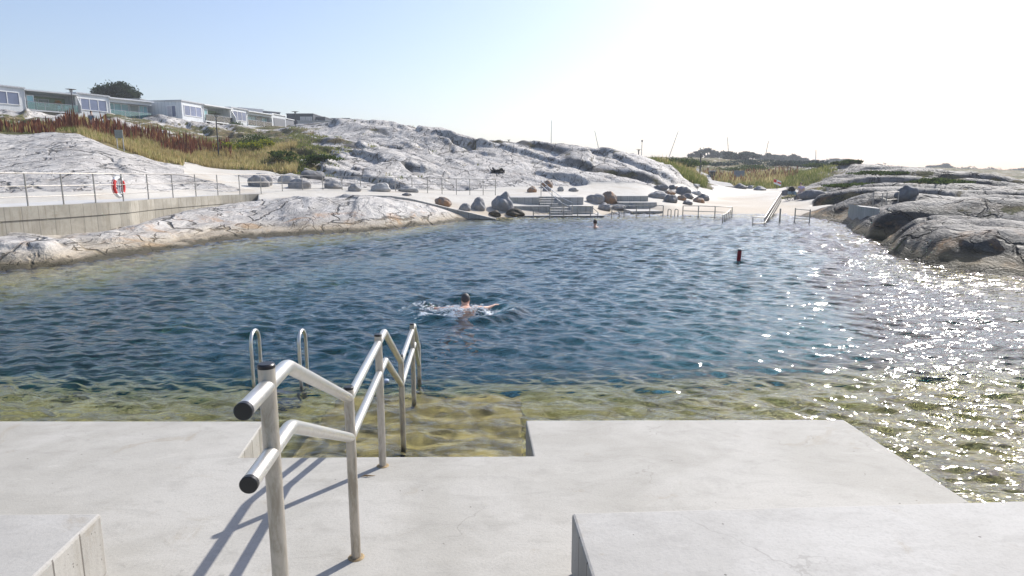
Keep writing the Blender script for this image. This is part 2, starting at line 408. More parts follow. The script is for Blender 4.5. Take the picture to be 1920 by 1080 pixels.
M['blackcloth'] = plain('black_cloth', (.008, .008, .009), .85)
M['bluecloth'] = plain('grey_blue_cloth', (.18, .25, .30), .85)
M['pinkcloth'] = plain('pink_cloth', (.42, .15, .20), .85)
M['lilac'] = plain('lilac_cloth', (.50, .42, .58), .85)
M['bark'] = plain('dark_bark', (.05, .038, .028), .9, 0, .3, 8.)
M['needle'] = leafy('dark_needles', (.016, .03, .018), (.05, .075, .04))
M['farleaf'] = leafy('far_foliage', (.028, .045, .042), (.07, .10, .085))
M['bush'] = leafy('bush_leaves', (.035, .06, .018), (.10, .14, .035))
M['yellowbush'] = leafy('yellow_flowering_leaves', (.11, .17, .03), (.36, .34, .03))
M['drygrass'] = leafy('dry_grass', (.32, .25, .10), (.62, .51, .27), (.24, .27, .06), .45)
M['greengrass'] = leafy('green_grass', (.12, .15, .04), (.29, .30, .09), (.48, .40, .20), .35)
M['dock'] = leafy('rust_red_dock', (.09, .03, .02), (.24, .10, .055), (.34, .28, .10), .3)
# ---------------------------------------------------------------- terrain
def wl(px):  # waterline depth by column
    X = [-400, 0, 150, 300, 440, 560, 700, 830, 865, 1000, 1250, 1430, 1500, 1560, 1600, 1680, 1760, 1850, 1920, 2150, 2500]
    D = [14, 16.2, 17.8, 20.3, 24.1, 25.9, 28.5, 32.4, 35.9, 38, 38.8, 41, 38, 33.6, 27.9, 19.6, 17.4, 15.9, 15.2, 14, 14]
    return float(np.interp(px, X, D))
CL = {'R': (1.0, .12, 0), 'r': (.45, .02, 0), 'G': (.12, 1.0, 0), 'M': (.7, .62, 0), 'C': (0, 0, 1.0), 'U': (.12, 0, 0), 'D': (.6, .9, 0), 'S': (0, 1.0, .0)}
ctl = []
def cz(px, d, z, c): ctl.append(((px-960)/(F/CP), d, z, c))
def cp(px, py, d, c):
    P = ond(px, py, d); ctl.append((P.x/P.y, d, P.z, c))
cols = """
-420 z.2:17r z.3:20r z.75:23C z.8:27C 330:33r 270:42r 225:60D 210:85M 190:130M
0 455:17.2r 438:19.8r z.75:22.2C z.78:24.8C 330:30r 290:36r 254:43r 248:50G 228:62M 208:80R 200:120M
80 452:17.4r 440:20r z.75:22.5C z.8:25.5C 330:30.5r 285:37r 256:44r 250:50G 230:64M 222:80R 218:90M 212:120M
150 460:18.6r 443:20.3r z.75:23C z.8:26C 328:31r 280:38r 250:45r 247:52G 230:62G 230:67R 223:84R 224:96M 218:120M
230 435:21r 425:22.5r z.75:25C z.78:28C 330:33r 295:39r 281:43r 283:48G 258:58G 246:66R 236:74R 220:92M 216:120M
300 432:22.5r 405:25r z.75:27.5C z.8:30C 340:36r 309:42r 300:50G 270:60G 252:70R 240:80M 226:100R 226:120M
390 425:25r 395:27.5r z.75:30C z.8:34C 345:37r 330:42C 318:50C 308:58G 272:72G 250:90M 232:108R 232:130M
450 425:26r 398:28.5r 376:31r z.8:34.5C 345:41C 322:51C 316:56G 286:68G 262:84M 243:112M 238:130M
520 420:27r 388:29.5r 372:31.5r z.8:35C 347:41C 334:46r 308:56M 282:68G 255:86M 240:112M 236:130M
560 410:27.5r 384:30r 369:32.3r z.78:36C 350:41C 338:45r 310:54M 285:64D 255:80M 238:104R 238:130M
640 405:29r 378:31r 368:33r z.75:37C 355:41C 344:45r 303:56R 270:68R 250:82r 229:94R 245:130M
720 398:30.5r 378:32r 370:34r z.7:38C 358:42C 348:46R 308:56R 272:68R 246:80R 226:90R z7.5:120M
800 400:32.5r 384:34r z.35:37C z.66:40C 360:44C 352:48R 310:58R 275:68R 243:80R z8:100M z6:140M
850 408:34.5r z.05:37C z.62:42C 361:46C 350:50R 310:60R 280:68R 249:77R z6.3:95M z5:140M
905 z-.3:36.5C z.15:39C z.62:43C 361:47.5C 345:52R 305:62R 280:68R 261:74R z5:92M
950 z-.3:38.2C 388:39.5C z.6:44C 358:48.5C 335:55R 295:64R 266:72R z4.6:90M
1050 z-.35:39.5C 388:41C z.62:45C 358:49C 335:55R 310:61R 290:68R z3.4:84M
1150 z-.5:39.5C z-.4:43.6C z.0:45.3C z.42:48C 357:51C 330:56R 305:62R 287:68R z3:82M
1210 z-.5:40C z-.42:43.6C z.0:45.3C z.40:48C 356:51.5C 335:56R 315:61R 301:66R 303:84M 304:130G
1250 z-.38:41C 386:44C 372:49C 354:54r 334:59R 317:63R 318:72G 312:100G 305:130G 298:180M
1290 z-.38:42C 386:46C 372:53C 358:58C 342:62r 334:66G 322:82G 314:110G 300:180M z9:260M
1330 z-.37:43C z-.2:52C z.0:62C z.45:82C z1.0:98S 334:112G 318:140M 301:200M z10:300M
1390 z-.37:43C z-.2:52C 366:66C 351:80C 347:86G 334:108G 316:150M 300:200M z10:300M
1450 z-.37:43C z-.2:50C 368:60C 356:73C 351:78G 340:95G 322:120M 308:165M z9:300M
1500 z-.38:41C z-.2:46C 372:53C 366:58G 352:72G 335:92M 318:130M 310:180M z8:300M
1550 z-.3:36r 392:38r 374:46R 354:56R 336:70R 316:90M 309:130R 312:200M
1600 412:30r 396:33r 380:38R 362:46R 345:56R 325:70R 308:86R z3:110M z6:250M
1650 432:23.3R 412:25R 396:28R 380:34R 360:44R 340:56R 320:70R 309:85R z2.6:105M
1700 444:19.9R 418:21.2R 398:25R 381:32R 362:42R 342:54R 316:73R z2.2:95M
1760 450:18.0R 416:19.6R 394:24R 380:31R 358:43R 342:54M 319:70R z1.6:90M
1800 446:17.6R 418:19.3R 392:24R 376:34R 352:46R 332:58R z1.2:80M
1860 448:16.6R 418:18.3R 392:23R 375:34R 356:45R 344:52R z.8:70M
1920 455:16.0R 425:17.6R 395:22.5R 375:33R 357:43R 349:48R z.5:66M z.5:120M
2060 z.0:15.2R z.6:19R z.7:26R z.7:36R z.6:50R z.4:80M
2300 z.0:15R z.6:20R z.7:30R z.6:50R z.4:80M
2700 z.0:15R z.6:20R z.7:30R z.6:50R
"""
for line in cols.strip().splitlines():
    w = line.split(); px = float(w[0])
    for e in w[1:]:
        a, b = e.split(':'); c = b[-1]; d = float(b[:-1])
        if a[0] == 'z': cz(px, d, float(a[1:]), c)
        else: cp(px, float(a), d, c)
for px in list(range(-420, 2600, 70)):
    w = wl(px); far = 'C' if 870 < px < 1500 else ('r' if px < 870 else 'R')
    cz(px, w, WZ-.03, far)
    k = 1.6 if px < 1500 or px > 1700 else 1.2
    cz(px, w-k, -1.0 if px < 1550 else -1.15, 'U')
    if w-5 > 12.5: cz(px, w-5, -2.6, 'U')
    e_ = float(np.interp(px, [800, 1300, 1700], [7.2, 7.5, 7.8])); cz(px, e_+2.6, -2.7 if px < 1800 else -2.2, 'U'); cz(px, e_+1.3, -1.75, 'U')
    cz(px, e_, -1.16, 'U'); cz(px, 6.2, -1.08, 'U'); cz(px, 4.6, -1.05, 'U'); cz(px, 3.0, -1.05, 'U')
for px, py, d in ((1480, 306, 320), (1400, 300, 360), (1560, 306, 420), (1640, 312, 420), (1700, 322, 420), (1760, 317, 420), (1800, 322, 460), (1850, 327, 480), (1900, 325, 560), (1960, 327, 560)):
    cp(px, py, d, 'G')
for px in range(-420, 2700, 160):
    cz(px, 700, 5 if px < 1500 else 1, 'G'); cz(px, 1800, 1, 'G')
ctl_u = np.array([c[0] for c in ctl]); ctl_v = np.log(np.array([c[1] for c in ctl])); ctl_z = np.array([c[2] for c in ctl])
ctl_c = np.array([CL[c[3]] for c in ctl])
def kern(du, dv): return np.sqrt((du*1.25)**2+dv**2+.0004)
A_ = kern(ctl_u[:, None]-ctl_u[None], ctl_v[:, None]-ctl_v[None]); n_ = len(ctl)
A_ = A_+np.eye(n_)*-.004
Aug = np.zeros((n_+1, n_+1)); Aug[:n_, :n_] = A_; Aug[n_, :n_] = 1; Aug[:n_, n_] = 1
wts = np.linalg.solve(Aug, np.append(ctl_z, 0))
def base_h(u, v):
    o = np.empty(u.shape+(4,)); U = u.ravel(); V = v.ravel(); r = o.reshape(-1, 4)
    for s in range(0, U.size, 20000):
        e = s+20000; K = kern(U[s:e, None]-ctl_u[None], V[s:e, None]-ctl_v[None])
        r[s:e, 0] = K @ wts[:n_]+wts[n_]
        W = 1/(K-.0199+.012)**4; W /= W.sum(1, keepdims=True); r[s:e, 1:] = W @ ctl_c
    return o
def cells(a, b, ca, cb, seed):
    """long jittered joint-bounded slabs: random per slab, offset from its middle, distance to its edge"""
    x, y = a/ca, b/cb; xi = np.floor(x).astype(np.int64); yi = np.floor(y).astype(np.int64)
    f1 = np.full(x.shape, 9.); f2 = np.full(x.shape, 9.); r1 = np.zeros(x.shape); r2 = np.zeros(x.shape); da = np.zeros(x.shape); db = np.zeros(x.shape)
    for i in (-1, 0, 1):
        for j in (-1, 0, 1):
            hh = _P[(_P[(xi+i+seed) & 511]+yi+j) & 511]; q1 = hh/511.; q2 = _P[hh+7]/511.; q3 = _P[hh+91]/511.; q4 = _P[hh+201]/511.
            dx = x-(xi+i+.15+.7*q1); dy = y-(yi+j+.15+.7*q2); d = np.sqrt(dx*dx+dy*dy); new = d < f1
            f2 = np.where(new, f1, np.minimum(f2, d)); f1 = np.where(new, d, f1)
            r1 = np.where(new, q3, r1); r2 = np.where(new, q4, r2); da = np.where(new, dx*ca, da); db = np.where(new, dy*cb, db)
    return r1, r2, da, db, f2-f1
def saw(s, w=.16):
    f = s-np.floor(s)
    up = np.clip(f/w, 0, 1); up = up*up*(3-2*up)
    return np.where(f < w, up, 1-(f-w)/(1-w)), np.where(f < w, 4*up*(1-up), 0)
# polar sheet: u = x/y columns, v = log depth rows (dense inside the view, coarse to the sides)
uu = np.concatenate([np.linspace(-1.9, -.88, 60, endpoint=False), np.linspace(-.88, .88, 900), np.linspace(.88, 1.9, 61)[1:]])
vv = np.concatenate([np.linspace(math.log(2.6), math.log(14), 90, endpoint=False), np.linspace(math.log(14), math.log(75), 560, endpoint=False),
                     np.linspace(math.log(75), math.log(300), 170, endpoint=False), np.linspace(math.log(300), math.log(2500), 50)])
U, V = np.meshgrid(uu, vv)
Y = np.exp(V); X = U*Y
bh = base_h(U, V); h = bh[..., 0]; amp, veg, con = bh[..., 1], bh[..., 2], bh[..., 3]
con = np.clip(con, 0, 1)
kc = np.clip((con-.35)/.3, 0, 1); amp = amp*(1-kc)
far = np.clip((Y-60)/200, 0, 1)
# strike of the slabs runs from back-left to front-right
s = X*.80+Y*.60+1.6*perlin(X/9, Y/9, 3)+.5*perlin(X/3, Y/3, 5); tt = X*.6-Y*.8
left = np.clip((-.28-U)/.15, 0, 1)*np.clip((48-Y)/5, 0, 1)     # smooth domes by the walkway
m1 = np.clip(.55+.9*perlin(X/13+7, Y/13, 9), 0, 1.1); m2 = np.clip(.5+1.0*perlin(X/5, Y/5, 12), 0, 1.1)
a1, c1 = saw(s/8.5+.25*perlin(tt/11, s/30, 21)); a2, c2 = saw(s/2.9+.3+.3*perlin(tt/5, s/15, 23)); a3, c3 = saw(s/1.05+.35*perlin(tt/2.2, s/5, 25), .25)
a4, c4 = saw(s/.42+.5*perlin(tt/1.1, s/2, 27), .3)
wa = s+.5*perlin(X/1.7, Y/1.7, 401); wb = tt+.8*perlin(X/2.3, Y/2.3, 403)
p1, q1, ea, eb, g1 = cells(wa, wb, 4.2, 12., 11); p2, q2, ec, ed, g2 = cells(wa+3, wb, 1.5, 4.2, 57); p3, q3, ee, ef, g3 = cells(wa, wb+2, .55, 1.5, 133)
nr_ = np.clip((100-Y)/40, 0, 1)
rn_ = 1-.45*np.clip((U-.40)/.08, 0, 1)
plates = .75*rn_*(p1-.5)+(q1-.35)*-.20*ea+.30*(p2-.5)-(q2-.3)*.24*ec+nr_*(.075*(p3-.5)-(q3-.3)*.15*ee)
joint = np.maximum(np.clip(1-g1/.035, 0, 1), np.clip(1-g2/.06, 0, 1)*(q2 > .35)*.8)
slab = 1.25*plates-.16*joint+.60*(a1-.5)*m1+.12*(a2-.5)*m2+.05*(a3-.5)*np.clip(.6+perlin(X/2, Y/2, 31), 0, 1.2)+.03*(a4-.5)*np.clip(.5+perlin(X/1.5, Y/1.5, 33), 0, 1)*np.clip((95-Y)/50, 0, 1)
wr_ = np.clip((U-.34)/.08, 0, 1); old = 1.15*(a1-.5)*m1+.50*(a2-.5)*m2+.17*(a3-.5)*np.clip(.6+perlin(X/2, Y/2, 31), 0, 1.2)+.05*(a4-.5)
slab = slab*(1-wr_)+(old+.40*plates-.10*joint)*wr_
dome = (.10+.16*left)*fbm(X/5, Y/5, 4, 41)+.022*fbm(X/.8, Y/.8, 3, 47)
bil = -.08*np.abs(perlin(X/2.6, Y/1.9, 51))-.03*np.abs(perlin(X/.9, Y/.7, 53))
fr = np.clip(1-np.abs(fbm(X/3.4+1, Y/3.4, 3, 61))/.05, 0, 1)*np.clip(.5+perlin(X/6, Y/6, 63)*2, 0, 1)
crk = np.maximum(np.maximum(c1*m1*.8, c2*m2*.25), joint*.95)*(1-left*.35)
right0 = np.clip((U-.40)/.08, 0, 1)
nearw = np.clip((h-WZ+.1)/(.8-.5*right0), .18+.3*right0, 1)                          # calmer at the waterline
right = np.clip((U-.40)/.08, 0, 1)*np.clip((60-Y)/15, 0, 1)
slabk = np.clip((h-WZ)/(1.6-1.2*right), .12+.35*right, 1)
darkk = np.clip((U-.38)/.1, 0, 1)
wall_zone = np.clip((-.33-U)/.04, 0, 1)*np.clip((30-Y)/2, 0, 1)
calm = 1-.9*np.exp(-(((X+1.3)/7)**2+((Y-57)/8)**2))-.6*np.clip((U-.30)/.1, 0, 1)*np.clip((Y-85)/40, 0, 1)
h2 = h+calm*amp*((slab*(1-.72*left)*slabk*(1+far*.6)+dome*(.8+far)+bil)*nearw-.16*fr*nearw)
h2 = h2+(1-np.clip(amp*2, 0, 1))*.012*perlin(X/3, Y/3, 71)+veg*(1-kc)*.22*fbm(X/3, Y/3, 3, 73)*(1+3*far)
# ledges: quantise the rock a little into benches
ql = .24; tq = (h2+.16*fbm(X/3, Y/3, 3, 301))/ql; fq = tq-np.floor(tq); sq = np.clip((fq-.60)/.40, 0, 1); sq = sq*sq*(3-2*sq)
hq = h2+(sq-fq)*ql
shore = np.clip((-.30-U)/.05, 0, 1)*np.clip((30-Y)/3, 0, 1)
kq = amp*np.clip(.0+1.2*perlin(X/6, Y/6, 305), 0, .5)*(1-left)+shore*.95*(amp > .1)
kq = np.clip(kq, 0, 1)*np.clip((h-WZ)/.25, 0, 1); h2 = h2+(hq-h2)*kq
crk = crk*np.clip(calm, .2, 1); crk = np.maximum(crk, kq*np.clip(1-np.abs(fq-.72)/.12, 0, 1)*.55)
def blur(a, n):
    for _ in range(n):
        a = a.copy(); a[1:-1] = .25*a[:-2]+.5*a[1:-1]+.25*a[2:]; a[:, 1:-1] = .25*a[:, :-2]+.5*a[:, 1:-1]+.25*a[:, 2:]
    return a
b1 = blur(h2, 2); b2 = blur(b1, 5); kb = np.clip((Y-26)/16, 0, 1); h2 = b2*(1-kb)+b1*kb
# the retaining wall stands clear of the low rock in front of it
PXg = 960+U*(F/CP); wp_ = [onz(a, b, .93) for a, b in ((53, 388), (120, 385), (180, 382), (232, 379), (279, 375), (325, 372), (368, 369.6), (409, 367.3), (450, 365.6), (490, 364.3))]
wd_ = np.interp(U, [-1.9]+[q.x/q.y for q in wp_], [11.5]+[q.y for q in wp_])-.30
fy = np.interp(PXg, [-400, 0, 60, 100, 180, 250, 300, 340, 400, 450, 520], [430, 437, 441, 447, 437, 423, 409, 398, 389, 380, 371])
zcap = H-Y*(fy-331)/1218+.10*perlin(X/.9, Y/.9, 311)
front = (PXg < 480) & (Y < wd_+.25) & (Y > 10)
over = np.where(front, np.clip(h2-zcap, 0, 9), 0); h2 = h2-over*.93
con = np.where(front, 0, con); kc = np.where(front, 0, kc)
under = np.clip((WZ-h)/.3, 0, 1); h2 = h2+under*.06*fbm(X/.7, Y/.7, 4, 77)*(Y < 20)+under*.10*perlin(X/2.2, Y/2.2, 79)
# keep the strip under the walkway and the swimming deck below their slabs
TH = h2
du_ = uu
def ground(x, y):
    """terrain height at a world point"""
    u = x/y; v = math.log(y)
    i = int(np.clip(np.searchsorted(uu, u)-1, 0, len(uu)-2)); j = int(np.clip(np.searchsorted(vv, v)-1, 0, len(vv)-2))
    a = (u-uu[i])/(uu[i+1]-uu[i]); b = (v-vv[j])/(vv[j+1]-vv[j])
    return float((TH[j, i]*(1-a)+TH[j, i+1]*a)*(1-b)+(TH[j+1, i]*(1-a)+TH[j+1, i+1]*a)*b)
def sample(x, y, arr):
    i = np.clip(np.searchsorted(uu, x/y)-1, 0, len(uu)-2); j = np.clip(np.searchsorted(vv, np.log(y))-1, 0, len(vv)-2)
    return arr[j, i]
def hit(px, py, dmin=14, dmax=400):
    """first ground point seen through a pixel"""
    r = ray(px, py); d = dmin
    while d < dmax:
        t = d/r.y; x = r.x*t; z = H+r.z*t
        g = ground(x, d)
        if z <= g: return Vector((x, d, g))
        d *= 1.004
    return Vector((r.x*dmax/r.y, dmax, ground(r.x*dmax/r.y, dmax)))
# ---------------------------------------------------------------- terrain sheet
Xt, Yt, Zt = X.copy(), Y.copy(), TH.copy()
inpl = (Xt < 3.6) & (Xt > -16) & (Yt < 7.2); Zt[inpl] = np.minimum(Zt[inpl], -1.0)
V3 = np.stack([Xt, Yt, Zt], -1).reshape(-1, 3)
nr, nc = X.shape
idx = np.arange(nr*nc).reshape(nr, nc)
Fq = np.stack([idx[:-1, :-1], idx[:-1, 1:], idx[1:, 1:], idx[1:, :-1]], -1).reshape(-1, 4)
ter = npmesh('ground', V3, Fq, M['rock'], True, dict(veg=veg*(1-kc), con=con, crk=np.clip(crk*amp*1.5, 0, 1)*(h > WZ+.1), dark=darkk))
tag(ter, kind='structure')
# a wide low plain round everything else, below the detailed sheet, reaching the horizon
mb = MB(); mb.box((-5000, -3000, -6.0), (5000, 6000, -3.2)); tag(mb.build('land', M['rock']), kind='structure')
# ---------------------------------------------------------------- water
def waves(x, y):
    hh = np.zeros_like(x); r2 = np.random.default_rng(11)
    gust = .75+.35*perlin(x/7, y/7, 90)
    dist = np.sqrt(x*x+y*y)
    for k in range(64):
        lam = .115*(.68/.115)**(r2.random()**1.0)
        th = R(-101)+r2.normal()*.42                   # travelling towards the camera and a little left
        kx, ky = math.cos(th)*2*math.pi/lam, math.sin(th)*2*math.pi/lam
        a = .0054*lam*(1.0 if lam < .6 else .75)
        ph = r2.random()*6.28
        fade = np.clip(1.8-dist/(lam*70), 0, 1) if lam < .4 else 1+.75*np.clip((dist-12)/14, 0, 1)
        w = kx*x+ky*y+ph+.8*perlin(x/(lam*5), y/(lam*5), 100+k)
        hh += a*fade*(np.sin(w)+.22*np.sin(2*w+1.3))
    # the swimmer's bow wave
    sx, sy = SW.x, SW.y; dd = np.hypot(x-sx, (y-sy))
    hh = hh*gust+.030*np.exp(-((dd-.95)/.8)**2)*np.sin(dd*9)+.012*np.exp(-(dd/3.5)**2)*np.sin(dd*7.5)
    return hh*1.5
SW = onz(872, 580, WZ)
wu = np.concatenate([np.linspace(-1.9, -.84, 40, endpoint=False), np.linspace(-.84, .84, 1050), np.linspace(.84, 1.9, 41)[1:]])
wv = np.concatenate([np.linspace(math.log(2.3), math.log(45), 800)])
WU, WV = np.meshgrid(wu, wv); WY = np.exp(WV); WX = WU*WY
WH = WZ+waves(WX, WY)
rows, cs = WX.shape
V3 = np.stack([WX, WY, WH], -1).reshape(-1, 3); idx = np.arange(rows*cs).reshape(rows, cs)
Ft = np.stack([idx[:-1, :-1], idx[:-1, 1:], idx[1:, 1:], idx[1:, :-1]], -1).reshape(-1, 4)
rim = np.concatenate([idx[0, :], idx[1:, -1], idx[-1, -2::-1], idx[-2:0:-1, 0]])
lo = V3[rim].copy(); lo[:, 2] = -3.05; n0 = len(V3); m_ = len(rim)
V3 = np.concatenate([V3, lo]); r1 = np.arange(m_); r2_ = (r1+1) % m_
Fs = np.stack([rim[r1], n0+r1, n0+r2_, rim[r2_]], -1)
# floor of the closed body of water: fan of quads between left and right rims
V3 = np.concatenate([V3]); j = np.arange(cs-1)
fb = np.stack([n0+j, n0+(m_-(rows-1)*1-j) % m_, n0+(m_-(rows-1)-j-1) % m_, n0+j+1], -1)
bm = bmesh.new()
wat = npmesh('water', V3, np.concatenate([Ft, Fs]), M['water'], True)
bm.from_mesh(wat.data); bm.verts.ensure_lookup_table()
bm.faces.new([bm.verts[n0+i] for i in range(m_)][::-1])
for f in bm.faces: f.smooth = f.normal.z > .5 or len(f.verts) == 4
bm.to_mesh(wat.data); bm.free()
tag(wat, kind='structure')
# ---------------------------------------------------------------- foreground concrete
A0 = Vector((-.797, 2.990, 0)); AX = Vector((-.0692, .9976, 0)); AN = Vector((.9976, .0692, 0))
plat = [(-16, 4.87), (-1.97, 4.845), (-1.89, 4.175), (.15, 4.20), (.11, 4.865), (2.66, 4.88), (2.74, 3.56), (2.98, -.5), (3.0, -3.0), (-16, -3.0)][::-1]
mb = MB(); mb.prism(plat, -1.3, 0.0)
o = tag(mb.build('pool_deck', M['deck'], bevel=.012), kind='structure')
c0 = onz(1072, 961, .32); c1 = onz(1920, 938, .32); dd = (c1-c0)
far_r = c0+dd*2.2
mb = MB(); mb.prism([(c0.x, c0.y), (c0.x+AX.x*-6, c0.y-6*AX.y), (far_r.x+.4, far_r.y-6), (far_r.x, far_r.y)], -1.3 if False else 0.003, .32)
o = tag(mb.build('concrete_seat_block', M['seat_block'], bevel=.014), 'large pale concrete seating block at the lower right corner beside the water', 'concrete block', 'raised concrete seating blocks')
# footing under the overhanging part, standing in the water
mb = MB(); mb.prism([(2.70, 3.55), (2.95, -.4), (far_r.x+.3, -.4), (far_r.x-.02, far_r.y-.03)][::1], -1.3, 0.0)
tag(mb.build('deck_footing', M['deck']), kind='structure')
c2 = onz(190, 962, .32); c3 = onz(0, 963, .32); fl = c2+(c3-c2)*8
e2 = onz(66, 1080, .32); dl = (e2-c2).normalized()
mb = MB(); mb.prism([(fl.x, fl.y), (fl.x, fl.y-6), (c2.x+dl.x*5, c2.y+dl.y*5), (c2.x, c2.y)], .003, .32)
tag(mb.build('concrete_seat_block', M['seat_block'], bevel=.014), 'concrete seating block with board-marked side at the lower left corner', 'concrete block', 'raised concrete seating blocks')
# stairs up behind the deck, out of the frame
st = empty('concrete_steps', (-.6, 2.0, 0), 'concrete steps climbing from the deck towards the camera', 'steps')
for k, yy in enumerate((2.5, 2.2, 1.92)):
    mb = MB(); mb.box((c2.x+.12, -2.5, .003+.16*k), (c0.x-.02, yy, .16*(k+1))); mb.build('step', M['deck'], st, bevel=.01)
# steps going down into the water between the two decks
mb = MB(); mb.box((-1.93, 4.23, -1.3), (.10, 6.88, -.60)); tag(mb.build('submerged_step', M['bedstep'], bevel=.02), 'algae-covered concrete step under the water below the notch', 'step')
mb = MB(); mb.prism([(-16, 4.92), (-2.0, 4.90), (-2.0, 6.6), (-16, 6.9)][::-1], -1.3, -.98); tag(mb.build('submerged_ledge', M['bedstep'], bevel=.02), 'algae-covered concrete ledge under the water left of the notch', 'ledge')
# ---------------------------------------------------------------- big handrail
def hp(s, z, off=0): return A0+AX*s+AN*off+Vector((0, 0, z))
hr = empty('handrail', A0+AX*-1.2+Vector((0, 0, .48)), 'tall brushed steel handrail with black end caps stepping down into the water', 'handrail')
posts = [(-1.2, .48, 1.378), (0.0, 0, .905), (1.055, 0, .905), (2.35, -.60, .40), (3.50, -.60, .41), (4.27, -1.05, .0)]
for s_, z0, z1 in posts:
    mb = MB(); mb.tube([hp(s_, z0), hp(s_, z1-.006)], .0243, 28); p = mb.build('post', M['steel_post'], hr, smooth='auto')
    mb = MB(); mb.tube([hp(s_, z1-.006), hp(s_, z1+.004), hp(s_, z1+.008)], [.0246, .0246, .021], 28); c = mb.build('post_cap', M['black'], hr, smooth='auto')
def arcpath(pts, r=.05):
    out = [Vector(pts[0])]
    for i in range(1, len(pts)-1):
        a, b, c = map(Vector, (pts[i-1], pts[i], pts[i+1])); u = (a-b).normalized(); w = (c-b).normalized()
        rr = min(r, (a-b).length*.45, (c-b).length*.45)
        p0, p2 = b+u*rr, b+w*rr
        for k in range(5):
            q = k/4; out.append(p0*(1-q)**2+b*2*q*(1-q)+p2*q*q)
    out.append(Vector(pts[-1])); return out
top = [(-1.40, 1.318), (-1.0, 1.318), (.0, .853), (1.36, .853), (2.35, .343), (3.75, .343), (4.25, -.04)]
midr = [(s_, z-.205) for s_, z in top]
OFF = -.012
for rail in (top, midr):
    off = -.030 if rail is top else -.028
    mb = MB(); pts = arcpath([hp(s_, z, 0) for s_, z in rail], .035); mb.tube(pts, .0233, 28, cap=True); mb.build('rail', M['steel'], hr, smooth='auto')
    a = hp(rail[0][0], rail[0][1]); mb = MB(); mb.tube([a-AX*.012, a-AX*.010, a+AX*.004], [.0225, .0245, .0245], 32); mb.build('end_cap', M['black'], hr, smooth='auto')
for s_, z0, z1 in posts[1:3]:
    mb = MB(); mb.tube([hp(s_, 0.001), hp(s_, .006)], [.042, .034], 24); mb.build('grout_collar', plain('rust_stained_grout', (.30, .22, .12), .9, 0, .3, 30.), hr)
# pool ladder hoops
lad = empty('pool_ladder', onz(525, 710, -1.0), 'pair of arched steel pool ladder rails rising from the shallow water', 'pool ladder')
for px in (476, 565):
    a = onz(px, 724, -.43); a.z = 0; b = a+Vector((.0, .80, 0))+AX*.0
    b.x = a.x*1.0-.02; L = .72; pts = [a+Vector((0, 0, -1.05)), a+Vector((0, 0, .06))]
    for k in range(1, 12):
        an = math.pi*k/12; pts.append(a+(b-a)*(.5-.5*math.cos(an))*.32+Vector((0, 0, .06+.13*math.sin(an))))
    e = a+(b-a)*.32
    pts += [e+Vector((0, 0, .06)), e+Vector((0, 0, -1.05))]
    mb = MB(); mb.tube(pts, .019, 16); mb.build('ladder_rail', M['steel'], lad, smooth='auto')
for k in range(3):
    a = onz(476, 724, -.43); b = onz(565, 724, -.43); mb = MB(); z = -.62-.2*k
    mb.box((a.x, a.y-.04, z), (b.x, a.y+.04, z+.03)); mb.build('ladder_rung', M['steel'], lad)
# small things on and under the deck edge
P = onz(725, 717, WZ+.01)
mb = MB(); mb.tube([P+Vector((0, 0, -.02)), P+Vector((0, 0, 0)), P+Vector((0, 0, .03)), P+Vector((0, 0, .04))], [.02, .03, .028, .015], 16)
tag(mb.build('float', plain('pale_blue_plastic', (.45, .52, .66), .4), smooth='auto'), 'tiny pale blue float bobbing beside the handrail', 'float')
P = onz(690, 893, .004); mb = MB(); pts = [P+Vector((-.045, -.006, 0)), P+Vector((-.02, .004, .004)), P+Vector((.01, .002, .004)), P+Vector((.045, .012, .0))]
mb.tube(pts, [.001, .005, .004, .001], 8); mb.tube([pts[1], P+Vector((.0, -.012, .003))], [.002, .001], 6)
tag(mb.build('dry_stalk', plain('dry_seaweed', (.22, .14, .06), .9), smooth=True), 'small dry brown stalk lying on the deck by the third post', 'dry stalk')
# ---------------------------------------------------------------- walkway with its wall and railing
fp = [(-400, 0), (53, 388), (120, 385), (180, 382), (232, 379), (279, 375), (325, 372), (368, 369.6), (409, 367.3), (450, 365.6), (490, 364.3), (530, 363.6), (568, 363.6), (606, 363.8), (642, 364.1), (677, 364.4), (710, 364.7), (742, 364.9), (773, 365.2), (802, 365.5), (829, 365.8), (856, 366.1), (881, 366.4), (906, 366.7), (929, 367)]
post_w = []
for px, py in fp[1:]:
    z = .93 if px <= 490 else .93-.31*(px-490)/439
    post_w.append(onz(px, py, z))
dv = (post_w[0]-post_w[1]).normalized()
post_w = [post_w[0]+dv*1.45*k for k in (6, 5, 4, 3, 2, 1)]+post_w
# side vectors (towards the water)
def perp(i, L):
    a = L[max(0, i-1)]; b = L[min(len(L)-1, i+1)]; t = (b-a).normalized(); return Vector((t.y, -t.x, 0))
outer = [p+perp(i, post_w)*.14 for i, p in enumerate(post_w)]
inner = [p-perp(i, post_w)*(2.9 if i < 22 else 2.6) for i, p in enumerate(post_w)]
n = len(outer)
mb = MB()
vs = []; fs = []
for i in range(n):
    o_, q = outer[i], inner[i]; vs += [(o_.x, o_.y, o_.z), (q.x, q.y, q.z+.02), (o_.x, o_.y, o_.z-.20), (q.x, q.y, q.z-.4)]
for i in range(n-1):
    a = 4*i; b = a+4; fs += [(a, b, b+1, a+1), (a, a+2, b+2, b), (a+1, b+1, b+3, a+3)]
fs += [(0, 1, 3, 2), (4*n-4, 4*n-2, 4*n-1, 4*n-3)]
mb.add(vs, fs); tag(mb.build('walkway', M['walk']), kind='structure')
wallr = empty('retaining_wall', outer[8], 'long grey concrete retaining wall under the seaside walkway', 'wall')
nw = 21
